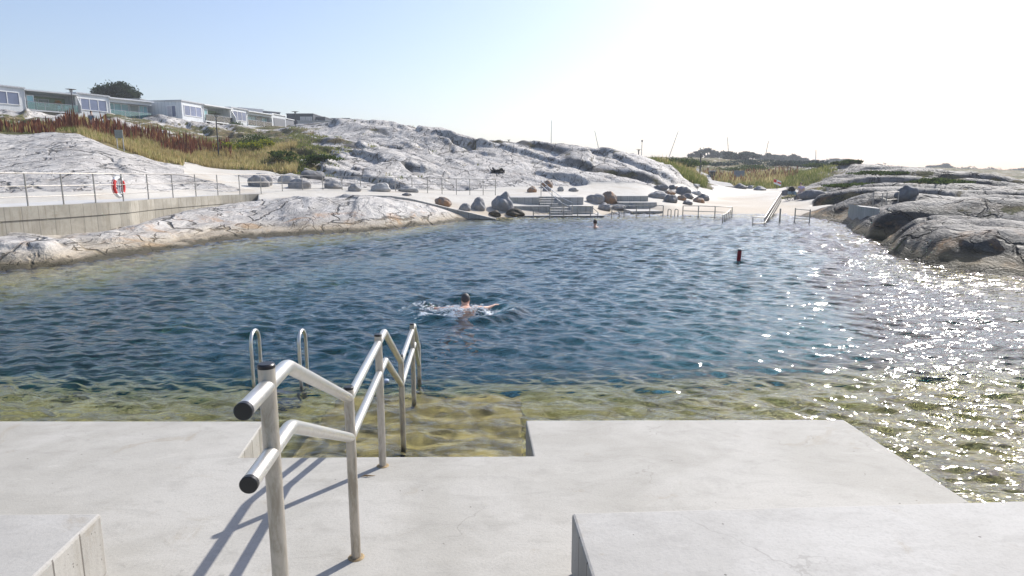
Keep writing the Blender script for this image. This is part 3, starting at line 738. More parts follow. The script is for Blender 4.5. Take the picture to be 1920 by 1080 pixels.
def strip(pts, zt, zb, off0, off1, name, mat, par):
    mb = MB(); vs = []; fs = []
    for i, p in enumerate(pts):
        w = perp(i, pts); a = p+w*off0; b = p-w*off1
        vs += [(a.x, a.y, p.z+zt), (b.x, b.y, p.z+zt), (a.x, a.y, zb(p)), (b.x, b.y, zb(p))]
    for i in range(len(pts)-1):
        a = 4*i; b = a+4; fs += [(a, b, b+1, a+1), (a, a+2, b+2, b), (a+1, b+1, b+3, a+3), (a+2, a+3, b+3, b+2)]
    e = 4*len(pts)-4; fs += [(0, 1, 3, 2), (e, e+2, e+3, e+1)]
    mb.add(vs, fs); return mb.build(name, mat, par)
strip(outer[:nw], .03, lambda p: p.z-.41, .05, .22, 'upper_lift', M['wall'], wallr)
strip(outer[:nw], -.425, lambda p: -1.0, .02, .22, 'lower_lift', M['wall'], wallr)
# descending kerb wall by the white dome
rw = [ond(px, py, d) for px, py, d in ((690, 366, 36.9), (735, 367.2, 36.8), (770, 372, 36.5), (810, 381.5, 36.2), (850, 391.5, 36), (890, 400.5, 35.8), (930, 410, 35.6))]
rr_ = empty('sloping_wall', rw[3], 'narrow grey concrete kerb wall sloping down into the water beside the white rock dome', 'wall')
strip(rw, .0, lambda p: -1.1, .14, .12, 'wall_body', M['terrace'], rr_)
# apron and walkway railing
def railing(name, pts, hgt, rails, label, cat='railing', group=None, mat=None, rp=.024, rrail=.014, lean=None, topmat=None):
    root = empty(name, pts[0], label, cat, group)
    for p in pts:
        mb = MB(); mb.tube([p-Vector((0, 0, .05)), p+Vector((0, 0, hgt))], rp, 8); mb.build('post', mat or M['steel_far'], root, smooth='auto')
    for f in rails:
        mb = MB(); mb.tube([p+Vector((0, 0, hgt*f)) for p in pts], rrail*(1.25 if f == 1 else 1), 8); mb.build('rail', topmat or mat or M['steel_far'], root, smooth='auto')
    return root
railing('walkway_railing', post_w, 1.10, (1, .62, .30), 'long three-bar steel railing along the seaside walkway with many posts', mat=M['steel_far'], rp=.026)
# lifebuoy hung on the fourth post
q = post_w[6+3]; pf = perp(9, post_w); C = q+Vector((0, 0, .60))-pf*.10
C = C+(post_w[9]-post_w[10]).normalized()*.08
tdir = (post_w[10]-post_w[8]).normalized(); up = Vector((0, 0, 1))
lb = empty('lifebuoy', C, 'red and white lifebuoy hanging on the walkway railing', 'lifebuoy')
Rr = .335; rr0 = .075
def ringseg(a0, a1, mat, nm, r=rr0):
    mb = MB(); k = 14
    mb.tube([C+tdir*math.cos(a0+(a1-a0)*i/k)*Rr+up*math.sin(a0+(a1-a0)*i/k)*Rr*1.05 for i in range(k+1)], r, 12); mb.build(nm, mat, lb, smooth='auto')
for c_ in (90, 270): ringseg(R(c_-48), R(c_+48), M['white'], 'white_section')
for c_ in (0, 180): ringseg(R(c_-42), R(c_+42), M['red'], 'red_section', rr0+.002)
mb = MB(); mb.obox(C-tdir*.10-up*.36+pf*.0, tdir*.20, pf*.03, up*.74); mb.build('hanger_board', M['palegrey'], lb)
mb = MB(); k = 40
mb.tube([C+tdir*math.cos(i/k*6.283)*(.43+.02*math.cos(i/k*6.283*4))+up*math.sin(i/k*6.283)*(.43+.02*math.cos(i/k*6.283*4)) for i in range(k+1)], .009, 6); mb.build('grab_rope', M['white'], lb, smooth=True)
mb = MB(); mb.tube([C-tdir*.22-up*.08, C+tdir*.05+up*.02, C+tdir*.22-up*.10], .035, 8); mb.build('throw_line', M['signblue'], lb, smooth=True)
# ---------------------------------------------------------------- bathing terraces
def terrace(label, blocks, steps, slab):
    (x0, yy, dz) = blocks[0][0], 0, 0
    root = empty('bathing_terrace', Vector((blocks[0][0], blocks[0][2], blocks[0][4])), label, 'concrete terrace')
    for (x0, x1, y0, y1, z0, z1) in blocks:
        mb = MB(); mb.box((x0, y0, z0), (x1, y1, z1), rz=R(.8), c=(x0, y0, 0)); mb.build('seat_block', M['terrace'], root, bevel=.02)
    for (x0, x1, y0, y1, z0, z1, ns) in steps:
        for k in range(ns):
            a = y0+(y1-y0)*k/ns; zt = z0+(z1-z0)*(k+1)/(ns+1)
            mb = MB(); mb.box((x0, a, z0-.3), (x1, y1+.3, zt)); mb.build('step', M['terrace'], root)
    for (x0, x1, y0, y1, z0, z1) in slab:
        mb = MB(); mb.box((x0, y0, z0), (x1, y1, z1)); mb.build('base_slab', M['terrace'], root)
    return root
d1, d2, d3 = 41.0, 39.4, 37.7
terrace('stepped grey concrete bathing terrace with a stair and handrail in its middle',
        [(xp(957, d1), xp(1012, d1), d1, 45.2, -.3, .62), (xp(1046, d1), xp(1095, d1), d1, 45.2, -.3, .625),
         (xp(962, d2), xp(1032, d2), d2, 42, -.8, .14), (xp(1071, d2), xp(1114, d2), d2, 42, -.8, .145)],
        [(xp(1012, d1)+.003, xp(1046, d1)-.003, 40.4, 42.6, .14, .62, 3), (xp(1032, d2)+.003, xp(1071, d2)-.003, 38.4, 40.4, -.34, .14, 3)],
        [(xp(984, d3), xp(1135, d3), d3, 41.5, -.9, -.34), (xp(1012, d1)-.1, xp(1046, d1)+.1, 42.7, 45.2, -.3, .615)])
terrace('low two-tier grey concrete bathing terrace right of the two big boulders',
        [(xp(1152, 46), xp(1217, 46), 46, 49.5, -.2, .56), (xp(1163, 44.4), xp(1234, 44.4), 44.4, 47, -.5, .17)], [],
        [(xp(1188, 41), xp(1246, 41), 41, 46, -.8, -.27)])
for sgn, dx in ((0, 0.),):
    a0 = Vector((xp(1016, 41.6), 42.6, .62)); a1 = Vector((xp(1035.5, 40.2), 40.3, .14)); a2 = Vector((xp(1055, 38.7), 38.7, -.1)); a3 = Vector((xp(1074, 38), 38.0, -.34))
    sr = empty('stair_railing', a0, 'slanting two-bar steel railing down the middle of the bathing terrace', 'railing')
    pl = [a0, a1, a2, a3]; hs = [1.05, .95, .75, .75]
    for p, hh_ in zip(pl, hs):
        mb = MB(); mb.tube([p-Vector((0, 0, .1)), p+Vector((0, 0, hh_))], .024, 8); mb.build('post', M['steel_far'], sr, smooth='auto')
    for dz_ in (0, -.30):
        mb = MB(); mb.tube([p+Vector((0, 0, hh_+dz_)) for p, hh_ in zip(pl, hs)], .020, 8); mb.build('rail', M['steel'], sr, smooth='auto')
# ---------------------------------------------------------------- railings standing in the water
def wrail(posts_, label, rails=(1, .45), slope=None):
    root = empty('water_railing', onz(posts_[0][0], posts_[0][2], WZ), label, 'railing', 'steel railings standing in the water')
    P_ = []
    for px, ty, wy in posts_:
        b = onz(px, wy, WZ); t = ond(px, ty, b.y); t.x = b.x; P_.append((b, t))
        mb = MB(); mb.tube([b-Vector((0, 0, .7)), t], .030, 8); mb.build('post', M['steel_far'], root, smooth='auto')
    for f in rails:
        mb = MB(); mb.tube([b+(t-b)*f for b, t in P_], .020, 8); mb.build('rail', M['steel_far'], root, smooth='auto')
    return root
wrail([(1000, 387.5, 409), (1031, 387, 409.5), (1057, 387, 408.5), (1083, 386.5, 408), (1107, 386.5, 407.5), (1121, 398, 407)], 'submerged steel railing in front of the bathing terrace with a slanting right end')
wrail([(1161, 398, 406.5), (1147, 387, 407), (1170, 386.5, 406), (1193, 385.5, 405.5), (1218, 385.5, 405), (1243, 385.5, 405)], 'submerged steel railing with a slanting left end, left of the far ladder')
wrail([(1280, 386, 405), (1309, 386, 407), (1340, 387, 408), (1372, 388.5, 407)], 'submerged steel railing between the far ladder and the beach', (1, .52, .02))
wrail([(1355, 403, 416), (1358.5, 401, 413.5), (1361.5, 399, 411.5), (1365, 396, 409.5), (1368.5, 392.5, 408)], 'short dense row of posts sinking into the water beside the beach', (.95,))
wrail([(1461.5, 391.5, 413), (1462.5, 391.5, 413.2)], 'single slim steel post standing in the water right of the ramp handrail', (1,))
wrail([(1489.7, 390, 416), (1517.5, 392.5, 417)], 'two-post steel railing in the water in front of the right-hand rocks', (.93, .45, .25))
fl_ = empty('pool_ladder', onz(1262, 405, WZ), 'pair of small arched ladder rails at the far side of the pool', 'pool ladder')
for px in (1255, 1268):
    a = onz(px-3, 405.5, WZ); b = onz(px+3, 405.5, WZ); pts = [a-Vector((0, 0, .6)), a+Vector((0, 0, .34))]
    pts += [a+(b-a)*(.5-.5*math.cos(math.pi*k/6))+Vector((0, 0, .34+.09*math.sin(math.pi*k/6))) for k in range(1, 6)]+[b+Vector((0, 0, .34)), b-Vector((0, 0, .6))]
    mb = MB(); mb.tube(pts, .026, 8); mb.build('ladder_rail', M['steel_far'], fl_, smooth=True)
# ramp handrail into the water
ra, rb = onz(1433, 420.5, WZ), ond(1464.5, 374, 50.8)
rp_ = empty('ramp_handrail', ra, 'long dense-posted steel handrail running from the beach down into the water', 'handrail')
tz0, tz1 = -.09, .74
NP = 24
for k in range(NP):
    q = k/(NP-1); b = ra.lerp(rb, q); zt = tz0+(tz1-tz0)*q
    mb = MB(); mb.tube([Vector((b.x, b.y, zt-.78)), Vector((b.x, b.y, zt))], .024, 8); mb.build('post', M['steel_far'], rp_, smooth='auto')
le = ond(1412, 406.5, ra.y); 
mb = MB(); mb.tube([Vector((le.x, ra.y, -.9)), Vector((le.x, ra.y, tz0))], .024, 8); mb.build('post', M['steel_far'], rp_, smooth='auto')
for dz_ in (0, -.30, -.55):
    pts = [Vector((ra.x, ra.y, tz0+dz_)), Vector((rb.x, rb.y, tz1+dz_))]
    if dz_ > -.5: pts = [Vector((le.x, ra.y, tz0+dz_))]+pts
    mb = MB(); mb.tube(pts, .021, 8, True); mb.build('rail', M['steel_far'], rp_, smooth='auto')
# concrete wedge and steel frames in the right-hand rocks
w0, w1, w2 = ond(1596, 385.5, 32.5), ond(1612, 387, 29.5), ond(1650, 391.5, 26.8)
mb = MB(); vs = []; 
for p, zb in ((w0, -.35), (w1, -.7), (w2, -.2)):
    vs += [(p.x, p.y, p.z), (p.x+.35, p.y+.9, p.z+.02), (p.x, p.y-.06, zb), (p.x+.35, p.y+.9, zb)]
fs = []
for i in range(2):
    a = 4*i; b = a+4; fs += [(a, b, b+1, a+1), (a, a+2, b+2, b), (a+1, b+1, b+3, a+3), (a+2, a+3, b+3, b+2)]
fs += [(0, 1, 3, 2), (8, 10, 11, 9)]
mb.add(vs, fs); tag(mb.build('concrete_abutment', M['terrace']), 'curved smooth concrete wall wedged between the rocks on the right', 'concrete wall')
railing('platform_railing', [ond(1636, 389, 31), ond(1653, 388, 33)], .72, (1,), 'left of two short steel railing frames on the right-hand rocks', group='steel frames on the right-hand rocks')
railing('platform_railing', [ond(1661, 388.5, 31), ond(1683, 386.5, 32)], .70, (1, .5), 'right of two short steel railing frames on the right-hand rocks', group='steel frames on the right-hand rocks')
# marker buoy
B0 = onz(1384.5, 492, WZ); bu = empty('marker_buoy', B0, 'dark red cylindrical marker buoy with a white top band leaning in the water', 'buoy')
tl = Vector((.05, .0, 1)).normalized()
mb = MB(); mb.tube([B0+tl*-.35, B0+tl*.05], .03, 12); mb.build('stem', M['palegrey'], bu, smooth='auto')
mb = MB(); mb.tube([B0+tl*.04, B0+tl*.05, B0+tl*.33], [.05, .056, .054], 20); mb.build('float_body', M['redbuoy'], bu, smooth='auto')
mb = MB(); mb.tube([B0+tl*.33, B0+tl*.365], [.055, .055], 20); mb.build('band', M['darkmetal'], bu, smooth='auto')
mb = MB(); mb.tube([B0+tl*.365, B0+tl*.38, B0+tl*.384], [.057, .056, .04], 20); mb.build('top_cap', M['white'], bu, smooth='auto')
# ---------------------------------------------------------------- boulders
BM = {'g': boulder_material('grey_boulder', (.27, .27, .275), (.36, .30, .24), .35), 'p': boulder_material('pale_boulder', (.42, .41, .39), (.30, .26, .22), .4),
      'b': boulder_material('brown_boulder', (.25, .20, .165), (.36, .19, .09), .8), 'd': boulder_material('dark_boulder', (.15, .155, .165), (.22, .19, .16), .4),
      'w': boulder_material('wet_boulder', (.07, .06, .045), (.15, .11, .06), .6)}
def blob(name, c, size, mat, seed, point=0., sub=4, rz=0., flat=.35, parent=None, rough=.22):
    bm = bmesh.new(); bmesh.ops.create_icosphere(bm, subdivisions=sub, radius=1.0)
    rr = random.Random(seed); o1, o2 = rr.random()*50, rr.random()*50
    P = np.array([v.co[:] for v in bm.verts])
    nn = rough*perlin(P[:, 0]*1.1+o1, P[:, 1]*1.1+P[:, 2]*.9+o2)+rough*.6*perlin(P[:, 2]*1.7+o2, P[:, 0]*1.7-P[:, 1]+o1)+rough*.25*perlin(P[:, 0]*4+P[:, 2]*3+o2, P[:, 1]*4+o1)
    # chop a few flat facets for a worn angular look
    for k in range(5):
        n_ = Vector((rr.uniform(-1, 1), rr.uniform(-1, 1), rr.uniform(-.2, 1))).normalized(); dlt = rr.uniform(.72, .9)
        dd_ = P @ np.array(n_); ex = np.clip(dd_-dlt, 0, 9); P = P-ex[:, None]*np.array(n_)[None]*.8
    P = P*(1+nn[:, None])
    P[:, 0] += point*.35*np.clip(P[:, 2], 0, 2); sc_ = 1-point*.45*np.clip(P[:, 2], 0, 1); P[:, 0] *= sc_; P[:, 1] *= sc_
    for v, q in zip(bm.verts, P): v.co = (q[0]*size[0], q[1]*size[1], q[2]*size[2])
    me = bpy.data.meshes.new(name); bm.to_mesh(me); bm.free(); me.materials.append(mat)
    me.polygons.foreach_set('use_smooth', [True]*len(me.polygons))
    o = bpy.data.objects.new(name, me); COL.objects.link(o); o.location = c; o.rotation_euler = (0, 0, rz)
    if parent is not None: o.parent = parent; o.location = Vector(c)-Vector(parent.location)
    return o
bl = """
464 507 328 351 g .1|blocky grey boulder casting a shadow on the apron, leftmost of the walkway boulders
520 557 327 345 p .1|pale rounded boulder second from the left behind the walkway railing
537 580 337 355 g .2|pale grey wedge boulder in front of a rounder one behind the walkway railing
560 604 321 336 d .0|long bluish boulder leaning against the foot of the white rock slope
607 640 342 355 g .1|low grey boulder behind the middle of the walkway railing
651 676 347 360 g .2|small grey dome-shaped boulder close behind the walkway railing
692 728 344 360 p .4|pale wedge-shaped boulder with a flat top behind the walkway railing
747 783 350 361 p .0|flat pale boulder at the edge of the dark rubble behind the railing
754 771 363 368 d .0|tiny flat dark stone at the top of the sloping kerb wall
816 846 370 387 b .0|tilted boulder, blue-grey above and rust-brown below, beside the kerb wall
861 882 383 396 g .0|slim small grey boulder lying between two larger ones on the sloping apron
885 911 372 395 g .2|smooth tilted grey boulder with a tan top on the sloping apron
922 961 363 396 g .3|tallest pointed grey boulder standing left of the bathing terrace
916 939 398 408 w .0|small wet black boulder at the water's edge below the pointed boulder
950 983 394 407 w .2|larger wet dark boulder at the water's edge beside the terrace's lower corner
989 1007 351 362 b .0|small square brown-topped boulder on the ledge above the terrace's left blocks
1018 1033 351 360 g .0|small grey boulder at the foot of the stair railing
1014 1036 340 353 b .2|brown-grey boulder on the slope just above the stair railing
1045 1057 351 360 p .0|little pale boulder on the ledge right of the stair railing
1067 1085 353 360 g .0|low grey boulder on the ledge above the terrace's right blocks
1101 1133 366 383 g .0|large round dark-speckled grey boulder between the two bathing terraces
1130 1158 362 383 b .1|large orange-brown boulder touching the round grey one between the terraces
1121 1147 383 396 g .1|grey boulder at the waterline below the round grey boulder
1148 1173 384 395 g .0|middle one of three grey boulders at the waterline between the terraces
1172 1194 382 393 g .1|rightmost of three grey boulders at the waterline between the terraces
1229 1253 347 358 d .2|grey boulder at the foot of the slope, farthest left of the beach cluster
1254 1267 349 356 d .2|small grey boulder up against the slope behind the beach cluster
1264 1273 350 356 b .1|small dark brown boulder touching a grey one behind the beach cluster
1219 1250 361 373 g .0|long low blue-grey boulder lying at the left end of the beach cluster
1248 1266 358 366 b .3|brown boulder behind the largest round one of the beach cluster
1246 1272 366 381 d .1|large round dark grey boulder in front of the beach cluster
1266 1297 351 367 d .3|tall pointed grey boulder at the back of the beach cluster
1270 1286 368 377 b .1|small reddish boulder in the middle of the beach cluster
1277 1302 364 373 d .0|long grey boulder just in front of the tall pointed one of the beach cluster
1281 1299 377 385 d .0|dark flat-topped boulder nearest the water in the beach cluster
1300 1322 371 381 b .1|reddish grey oval boulder on the right front of the beach cluster
1309 1332 365 377 d .1|dark grey boulder at the right end of the beach cluster
1295 1319 359 367 p .1|pale speckled flat boulder behind the right end of the beach cluster
1299 1313 346 353 p .1|small pale rock at the grass edge where the gravel path meets the beach
1376 1403 346 355 d .1|smooth blue-grey boulder half sunk at the grassy edge of the beach
1402 1413 349 355 g .1|small grey stone beside the smooth blue-grey boulder at the beach edge
1415 1438 351 358 g .1|low grey boulder at the grassy edge behind the ramp handrail
1468 1484 357 367 d .2|dark boulder to the left of the pram
1505 1549 356 373 d .1|long dark boulder behind the seated person on the beach
1684 1723 350 375 d .1|big rounded dark boulder above the steel frames on the right-hand rocks
"""
for i, ln in enumerate(bl.strip().splitlines()):
    a, lab = ln.split('|'); x0, x1, y0, y1, m_, pt = a.split(); x0, x1, y0, y1 = map(float, (x0, x1, y0, y1))
    P = hit((x0+x1)/2, y1-1.0, 26 if x0 < 1600 else 24); k = P.y/F
    w = (x1-x0)*k/2; hh_ = (y1-y0)*k
    zc = P.z+hh_*.30
    o = blob('boulder', (P.x, P.y+w*.5, zc), (w*1.05, w*.85, hh_*.74), BM[m_], 100+i, float(pt), 4, random.uniform(-.3, .3))
    tag(o, lab, 'boulder', 'loose boulders along the shore')
# ---------------------------------------------------------------- houses on the ridge
M['winpane'] = plain('dark_blue_window_pane', (.17, .20, .30), .08, 0, .25, .25)
M['cyanpane'] = plain('cyan_window_pane', (.26, .48, .50), .08, 0, .25, .3)
M['darkpane'] = plain('grey_green_window_pane', (.20, .24, .22), .08, 0, .4, .4)  # grey-green panes for balconies and glazed bays
def zfix(z, d): return ond(200, 331-(z-H)*F/d, d).z
class Frame:
    def __init__(s, px0, d0, px1, d1, floor):
        s.a = Vector((xp(px0, d0, 195), d0, floor)); b = Vector((xp(px1, d1, 195), d1, floor)); s.L = (b-s.a).length
        s.u = (b-s.a).normalized(); s.v = Vector((-s.u.y, s.u.x, 0))     # v points back into the hill
    def box(s, mb, u0, u1, v0, v1, z0, z1):
        return mb.obox(s.a+s.u*u0+s.v*v0+Vector((0, 0, z0-s.a.z)), s.u*(u1-u0), s.v*(v1-v0), Vector((0, 0, z1-z0)))
def window(fr, root, u0, u1, z0, z1, npan, mat, v=0., par=None, open_low=False):
    mb = MB(); t = .09
    fr.box(mb, u0-t, u1+t, v-.07, v-.004, z0-t, z0); fr.box(mb, u0-t, u1+t, v-.07, v-.004, z1, z1+t)
    for k in range(npan+1):
        u = u0+(u1-u0)*k/npan; fr.box(mb, u-t/2, u+t/2, v-.066, v-.004, z0, z1)
    w = mb.build('window', M['white'], root)
    mb = MB(); fr.box(mb, u0, u1, v-.03, v-.004, z0, z1); p = MB(); p.v, p.f = mb.v, mb.f
    me = p.build('pane', mat, None); me.parent = w
    for vtx in me.data.vertices: vtx.co = vtx.co-Vector(root.location)
    return w
def house(kind, px0, d0, px1, d1, zt, zb, label, floor=None, depth=9, side=False, npan=3):
    fl = zfix(floor, d0) if floor else None; zt = zfix(zt, d0); floor = fl
    fr = Frame(px0, d0, px1, d1, zb); L = fr.L
    root = empty('terraced_house', fr.a, label, 'house', 'modern white terraced houses on the ridge')
    fl = floor if floor else zt-3.0
    if kind == 'w':
        mb = MB(); fr.box(mb, 0, L, 0, depth, zb, zt-.18); mb.build('wall', M['siding'], root)
        window(fr, root, L*.10, L*.90, fl+.65, fl+2.15, npan, M['winpane'])
        mb = MB(); fr.box(mb, L-.06, L+.02, -.08, .0, zb, zt-.18); mb.build('downpipe', M['white'], root)
        if side:
            # window in the gable wall that faces the pool
            mb = MB(); fr.box(mb, -.06, -.004, 1.0, 2.6, fl+.3, fl+2.1); w = mb.build('window', M['white'], root)
            mb = MB(); fr.box(mb, -.08, -.062, 1.1, 1.7, fl+.4, fl+2.0); q = mb.build('pane', M['winpane'], None)
            mb2 = MB(); fr.box(mb2, -.08, -.062, 1.8, 2.5, fl+.4, fl+2.0); q2 = mb2.build('curtain', M['curtain'], None)
            for e in (q, q2):
                e.parent = w
                for vtx in e.data.vertices: vtx.co = vtx.co-Vector(root.location)
    elif kind == 'b':          # open balcony bay
        back = 3.0
        mb = MB(); fr.box(mb, .002, L-.002, back, depth, zb, zt-.18); fr.box(mb, .002, .14, .12, back, fl, zt-.18); fr.box(mb, L-.14, L-.002, .12, back, fl, zt-.18)
        fr.box(mb, .002, L-.002, .9, back-.002, zb, fl-.20); mb.build('wall', M['siding'], root)
        mb = MB(); fr.box(mb, 0, L, -.35, back-.003, fl-.18, fl); mb.build('balcony_floor', M['white'], root)
        mb = MB(); fr.box(mb, .16, L-.16, back-.06, back-.004, fl+.02, zt-.5); mb.build('back_wall', M['interior_green'], root)
        window(fr, root, L*.08, L*.38, fl+.15, zt-.9, 3, M['darkpane'], v=back-.06)
        window(fr, root, L*.42, L*.62, fl+.9, zt-.9, 1, M['darkpane'], v=back-.06)
        window(fr, root, L*.02+.1, L*.02+.9, fl+.1, zt-.8, 1, M['cyanpane'], v=.1)
        mb = MB()
        for k in range(4):
            u = .1+(L-.2)*k/3; fr.box(mb, u-.025, u+.025, -.33, -.28, fl, fl+1.0)
        fr.box(mb, .05, L-.05, -.34, -.27, fl+1.0, fl+1.05); rl = mb.build('balcony_rail', M['palegrey'], root)
        mb = MB(); fr.box(mb, .06, L-.06, -.31, -.29, fl+.06, fl+.98); g = mb.build('glass_panel', M['railglass'], None); g.parent = rl
        for vtx in g.data.vertices: vtx.co = vtx.co-Vector(root.location)
        mb = MB(); fr.box(mb, .10, .22, -.3, -.18, zb, fl-.18); mb.build('column', M['white'], root)
        mb = MB(); fr.box(mb, L*.62, L*.62+.12, -.3, -.18, zb, fl-.18); mb.build('column', M['white'], root)
        mb = MB(); a = fr.a+fr.u*(L+.01)
        pts = [(-.9, fl-.05), (-.9, fl+1.05), (0, zt-.25), (0, fl-.05)]
        vs = [a+fr.v*q+Vector((0, 0, z-fr.a.z)) for q, z in pts]; vs += [v_+fr.u*.08 for v_ in vs]
        mb.add(vs, [(0, 1, 2, 3), (7, 6, 5, 4), (0, 4, 5, 1), (1, 5, 6, 2), (2, 6, 7, 3), (3, 7, 4, 0)]); mb.build('privacy_screen', M['white'], root)
    else:                      # glazed bay
        mb = MB(); fr.box(mb, 0, L, 1.2, depth, zb, zt-.18); fr.box(mb, 0, L, 0, 1.2-.002, zb, fl); mb.build('wall', M['siding'], root)
        window(fr, root, .2, L*.52, fl+.1, zt-.75, 3, M['cyanpane'], v=1.1)
        window(fr, root, L*.55, L*.76, fl+.1, zt-.75, 1, M['darkpane'], v=1.1)
        window(fr, root, L*.78, L-.2, fl+.1, zt-.75, 2, M['cyanpane'], v=1.1)
        mb = MB(); fr.box(mb, .03, L-.03, -.02, .03, fl+1.0, fl+1.05)
        for k in range(4): u = .1+(L-.2)*k/3; fr.box(mb, u-.025, u+.025, -.018, .028, fl+.003, fl+1.0)
        rl = mb.build('balcony_rail', M['palegrey'], root)
        mb = MB(); fr.box(mb, .06, L-.06, -.01, .01, fl+.06, fl+.98); g = mb.build('glass_panel', M['railglass'], None); g.parent = rl
        for vtx in g.data.vertices: vtx.co = vtx.co-Vector(root.location)
        mb = MB(); fr.box(mb, .1, L-.1, .0, 1.2, zt-.65, zt-.19); mb.build('fascia', M['siding'], root)
    mb = MB(); fr.box(mb, -.12, L+.12, -.45 if kind != 'w' else -.15, depth+.2, zt-.18, zt); mb.build('roof', M['roofwhite'] if kind != 'w' else M['palegrey'], root)
    return fr
house('w', -70, 83, 48, 89.4, 14.4, 8.5, 'leftmost white clad house with a wide window, cut by the frame edge', 11.2, npan=4)
fb_ = house('b', 48, 89.6, 145, 95.0, 14.16, 8.6, 'white house bay with an open furnished balcony behind glass and columns', 11.35)
house('w', 145, 95.2, 205, 99.6, 14.5, 8.8, 'white clad house with three tall windows right of the furnished balcony', 11.3)
house('g', 205, 99.8, 285, 105.8, 14.3, 9.0, 'long cyan glazed house bay in front of the dark tree', 11.3)
house('w', 340, 106, 380, 111.4, 14.64, 9.0, 'white house with a plain gable wall and small window beside the gap in the row', 11.5, 7.4, side=True)
house('b', 380, 111.6, 432, 118.6, 14.57, 9.0, 'white house bay with a green-walled balcony near the tall lamp', 11.7)
house('w', 432, 119, 462, 123.8, 14.9, 9.0, 'narrow white clad house right of the green-walled balcony', 11.9)
house('g', 462, 124, 508, 131.6, 14.7, 9.0, 'small cyan glazed house bay towards the right end of the row', 11.9)
def simple_house(px0, d0, px1, d1, zt, zb, label, mat, depth=6, windows=(), roof=None, cat='house', name='house'):
    zt = zfix(zt, d0); windows = [(a, b, zfix(z0, d0), zfix(z1, d0), n_) for a, b, z0, z1, n_ in windows]
    fr = Frame(px0, d0, px1, d1, zb); root = empty(name, fr.a, label, cat)
    mb = MB(); fr.box(mb, 0, fr.L, 0, depth, zb, zt-.15); mb.build('wall', mat, root)
    for a, b, z0, z1, n_ in windows: window(fr, root, fr.L*a, fr.L*b, z0, z1, n_, M['curtain'])
    mb = MB(); fr.box(mb, -.12, fr.L+.12, -.15, depth+.15, zt-.15, zt); mb.build('roof', roof or M['roofgrey'], root)
    return fr
fI = simple_house(508, 132, 534, 137.5, 15.0, 9, 'white-roofed carport with a grey panel at the right end of the row', M['siding'], 7, roof=M['roofwhite'])
mb = MB(); fI.box(mb, fI.L*.12, fI.L*.92, -.09, -.004, 10, 13.6); o = mb.build('garage_panel', M['screen'], None); pr_ = [e for e in bpy.data.objects if e.get('label', '').startswith('white-roofed carport')][0]
o.parent = pr_
for v_ in o.data.vertices: v_.co = v_.co-Vector(pr_.location)
simple_house(534, 140, 549, 144, 14.7, 9, 'small grey-panelled shed beside the thin lamp', M['screen'], 4, roof=M['roofwhite'])
simple_house(536, 156, 586, 156, 17.3, 9, 'dark blue-grey flat-roofed house with two bright windows', M['darksiding'], 9, [(.52, .70, 15.0, 16.4, 1), (.74, .95, 15.0, 16.4, 2)])
simple_house(586, 158, 608, 158, 16.7, 9, 'low dark blue-grey annex right of the house with two bright windows', M['darksiding'], 8, [(.12, .35, 15.2, 15.8, 1)])
simple_house(556, 140, 624, 141, 14.2, 8, 'long pale grey windowless building in front of the dark houses', M['palegrey'], 4, roof=M['palegrey'])
simple_house(612, 165, 654, 165, 17.0, 8, 'distant dark flat-roofed house at the right end of the ridge', M['darksiding'], 9, [(.7, .8, 15.2, 15.8, 1)])
simple_house(654, 166, 668, 170, 16.9, 8, 'pale end wall of a distant house just above the white rock crest', M['palegrey'], 6, roof=M['palegrey'])
simple_house(48, 105, 96, 108, 16.0, 9, 'low brown roof showing behind the furnished balcony house', plain('brown_cladding', (.28, .20, .16), .8), 6, roof=plain('brown_roof', (.20, .15, .13), .9))
simple_house(102, 112, 150, 116, 16.6, 9, 'grey roof showing behind the first tall lamp', M['palegrey'], 6)
simple_house(262, 112, 284, 116, 15.6, 9, 'small grey roof structure behind the long glazed bay', M['palegrey'], 4)
simple_house(448, 132, 492, 136, 16.2, 9, 'pale grey roof structure behind the small glazed bay', M['palegrey'], 4, roof=M['palegrey'])
simple_house(486, 138, 524, 142, 16.2, 9, 'low dark roof behind the right end of the white row', M['darksiding'], 4)
# roof antenna dish and vent
def garden_chair(pos, label):
    root = empty('garden_chair', pos, label, 'chair', 'white plastic chairs on the balcony')
    mb = MB(); mb.box((pos.x-.22, pos.y-.22, pos.z+.42), (pos.x+.22, pos.y+.22, pos.z+.46)); mb.build('seat', M['white'], root)
    mb = MB(); mb.obox(pos+Vector((-.24, .2, .46)), (.48, 0, 0), (0, .03, 0), (0, .12, .42)); mb.build('backrest', M['white'], root)
    for a in (-.2, .2):
        for b in (-.2, .2): mb = MB(); mb.tube([pos+Vector((a*1.15, b*1.15, 0)), pos+Vector((a, b, .43))], .02, 6); mb.build('leg', M['white'], root)
garden_chair(fb_.a+fb_.u*4.1+fb_.v*.6+Vector((0, 0, zfix(11.35, 89.6)+.002-fb_.a.z)), 'white plastic chair on the balcony, left one below the orange flowers')
garden_chair(fb_.a+fb_.u*5.0+fb_.v*.5+Vector((0, 0, zfix(11.35, 89.6)+.002-fb_.a.z)), 'white plastic chair on the balcony, right one nearest the tall lamp')
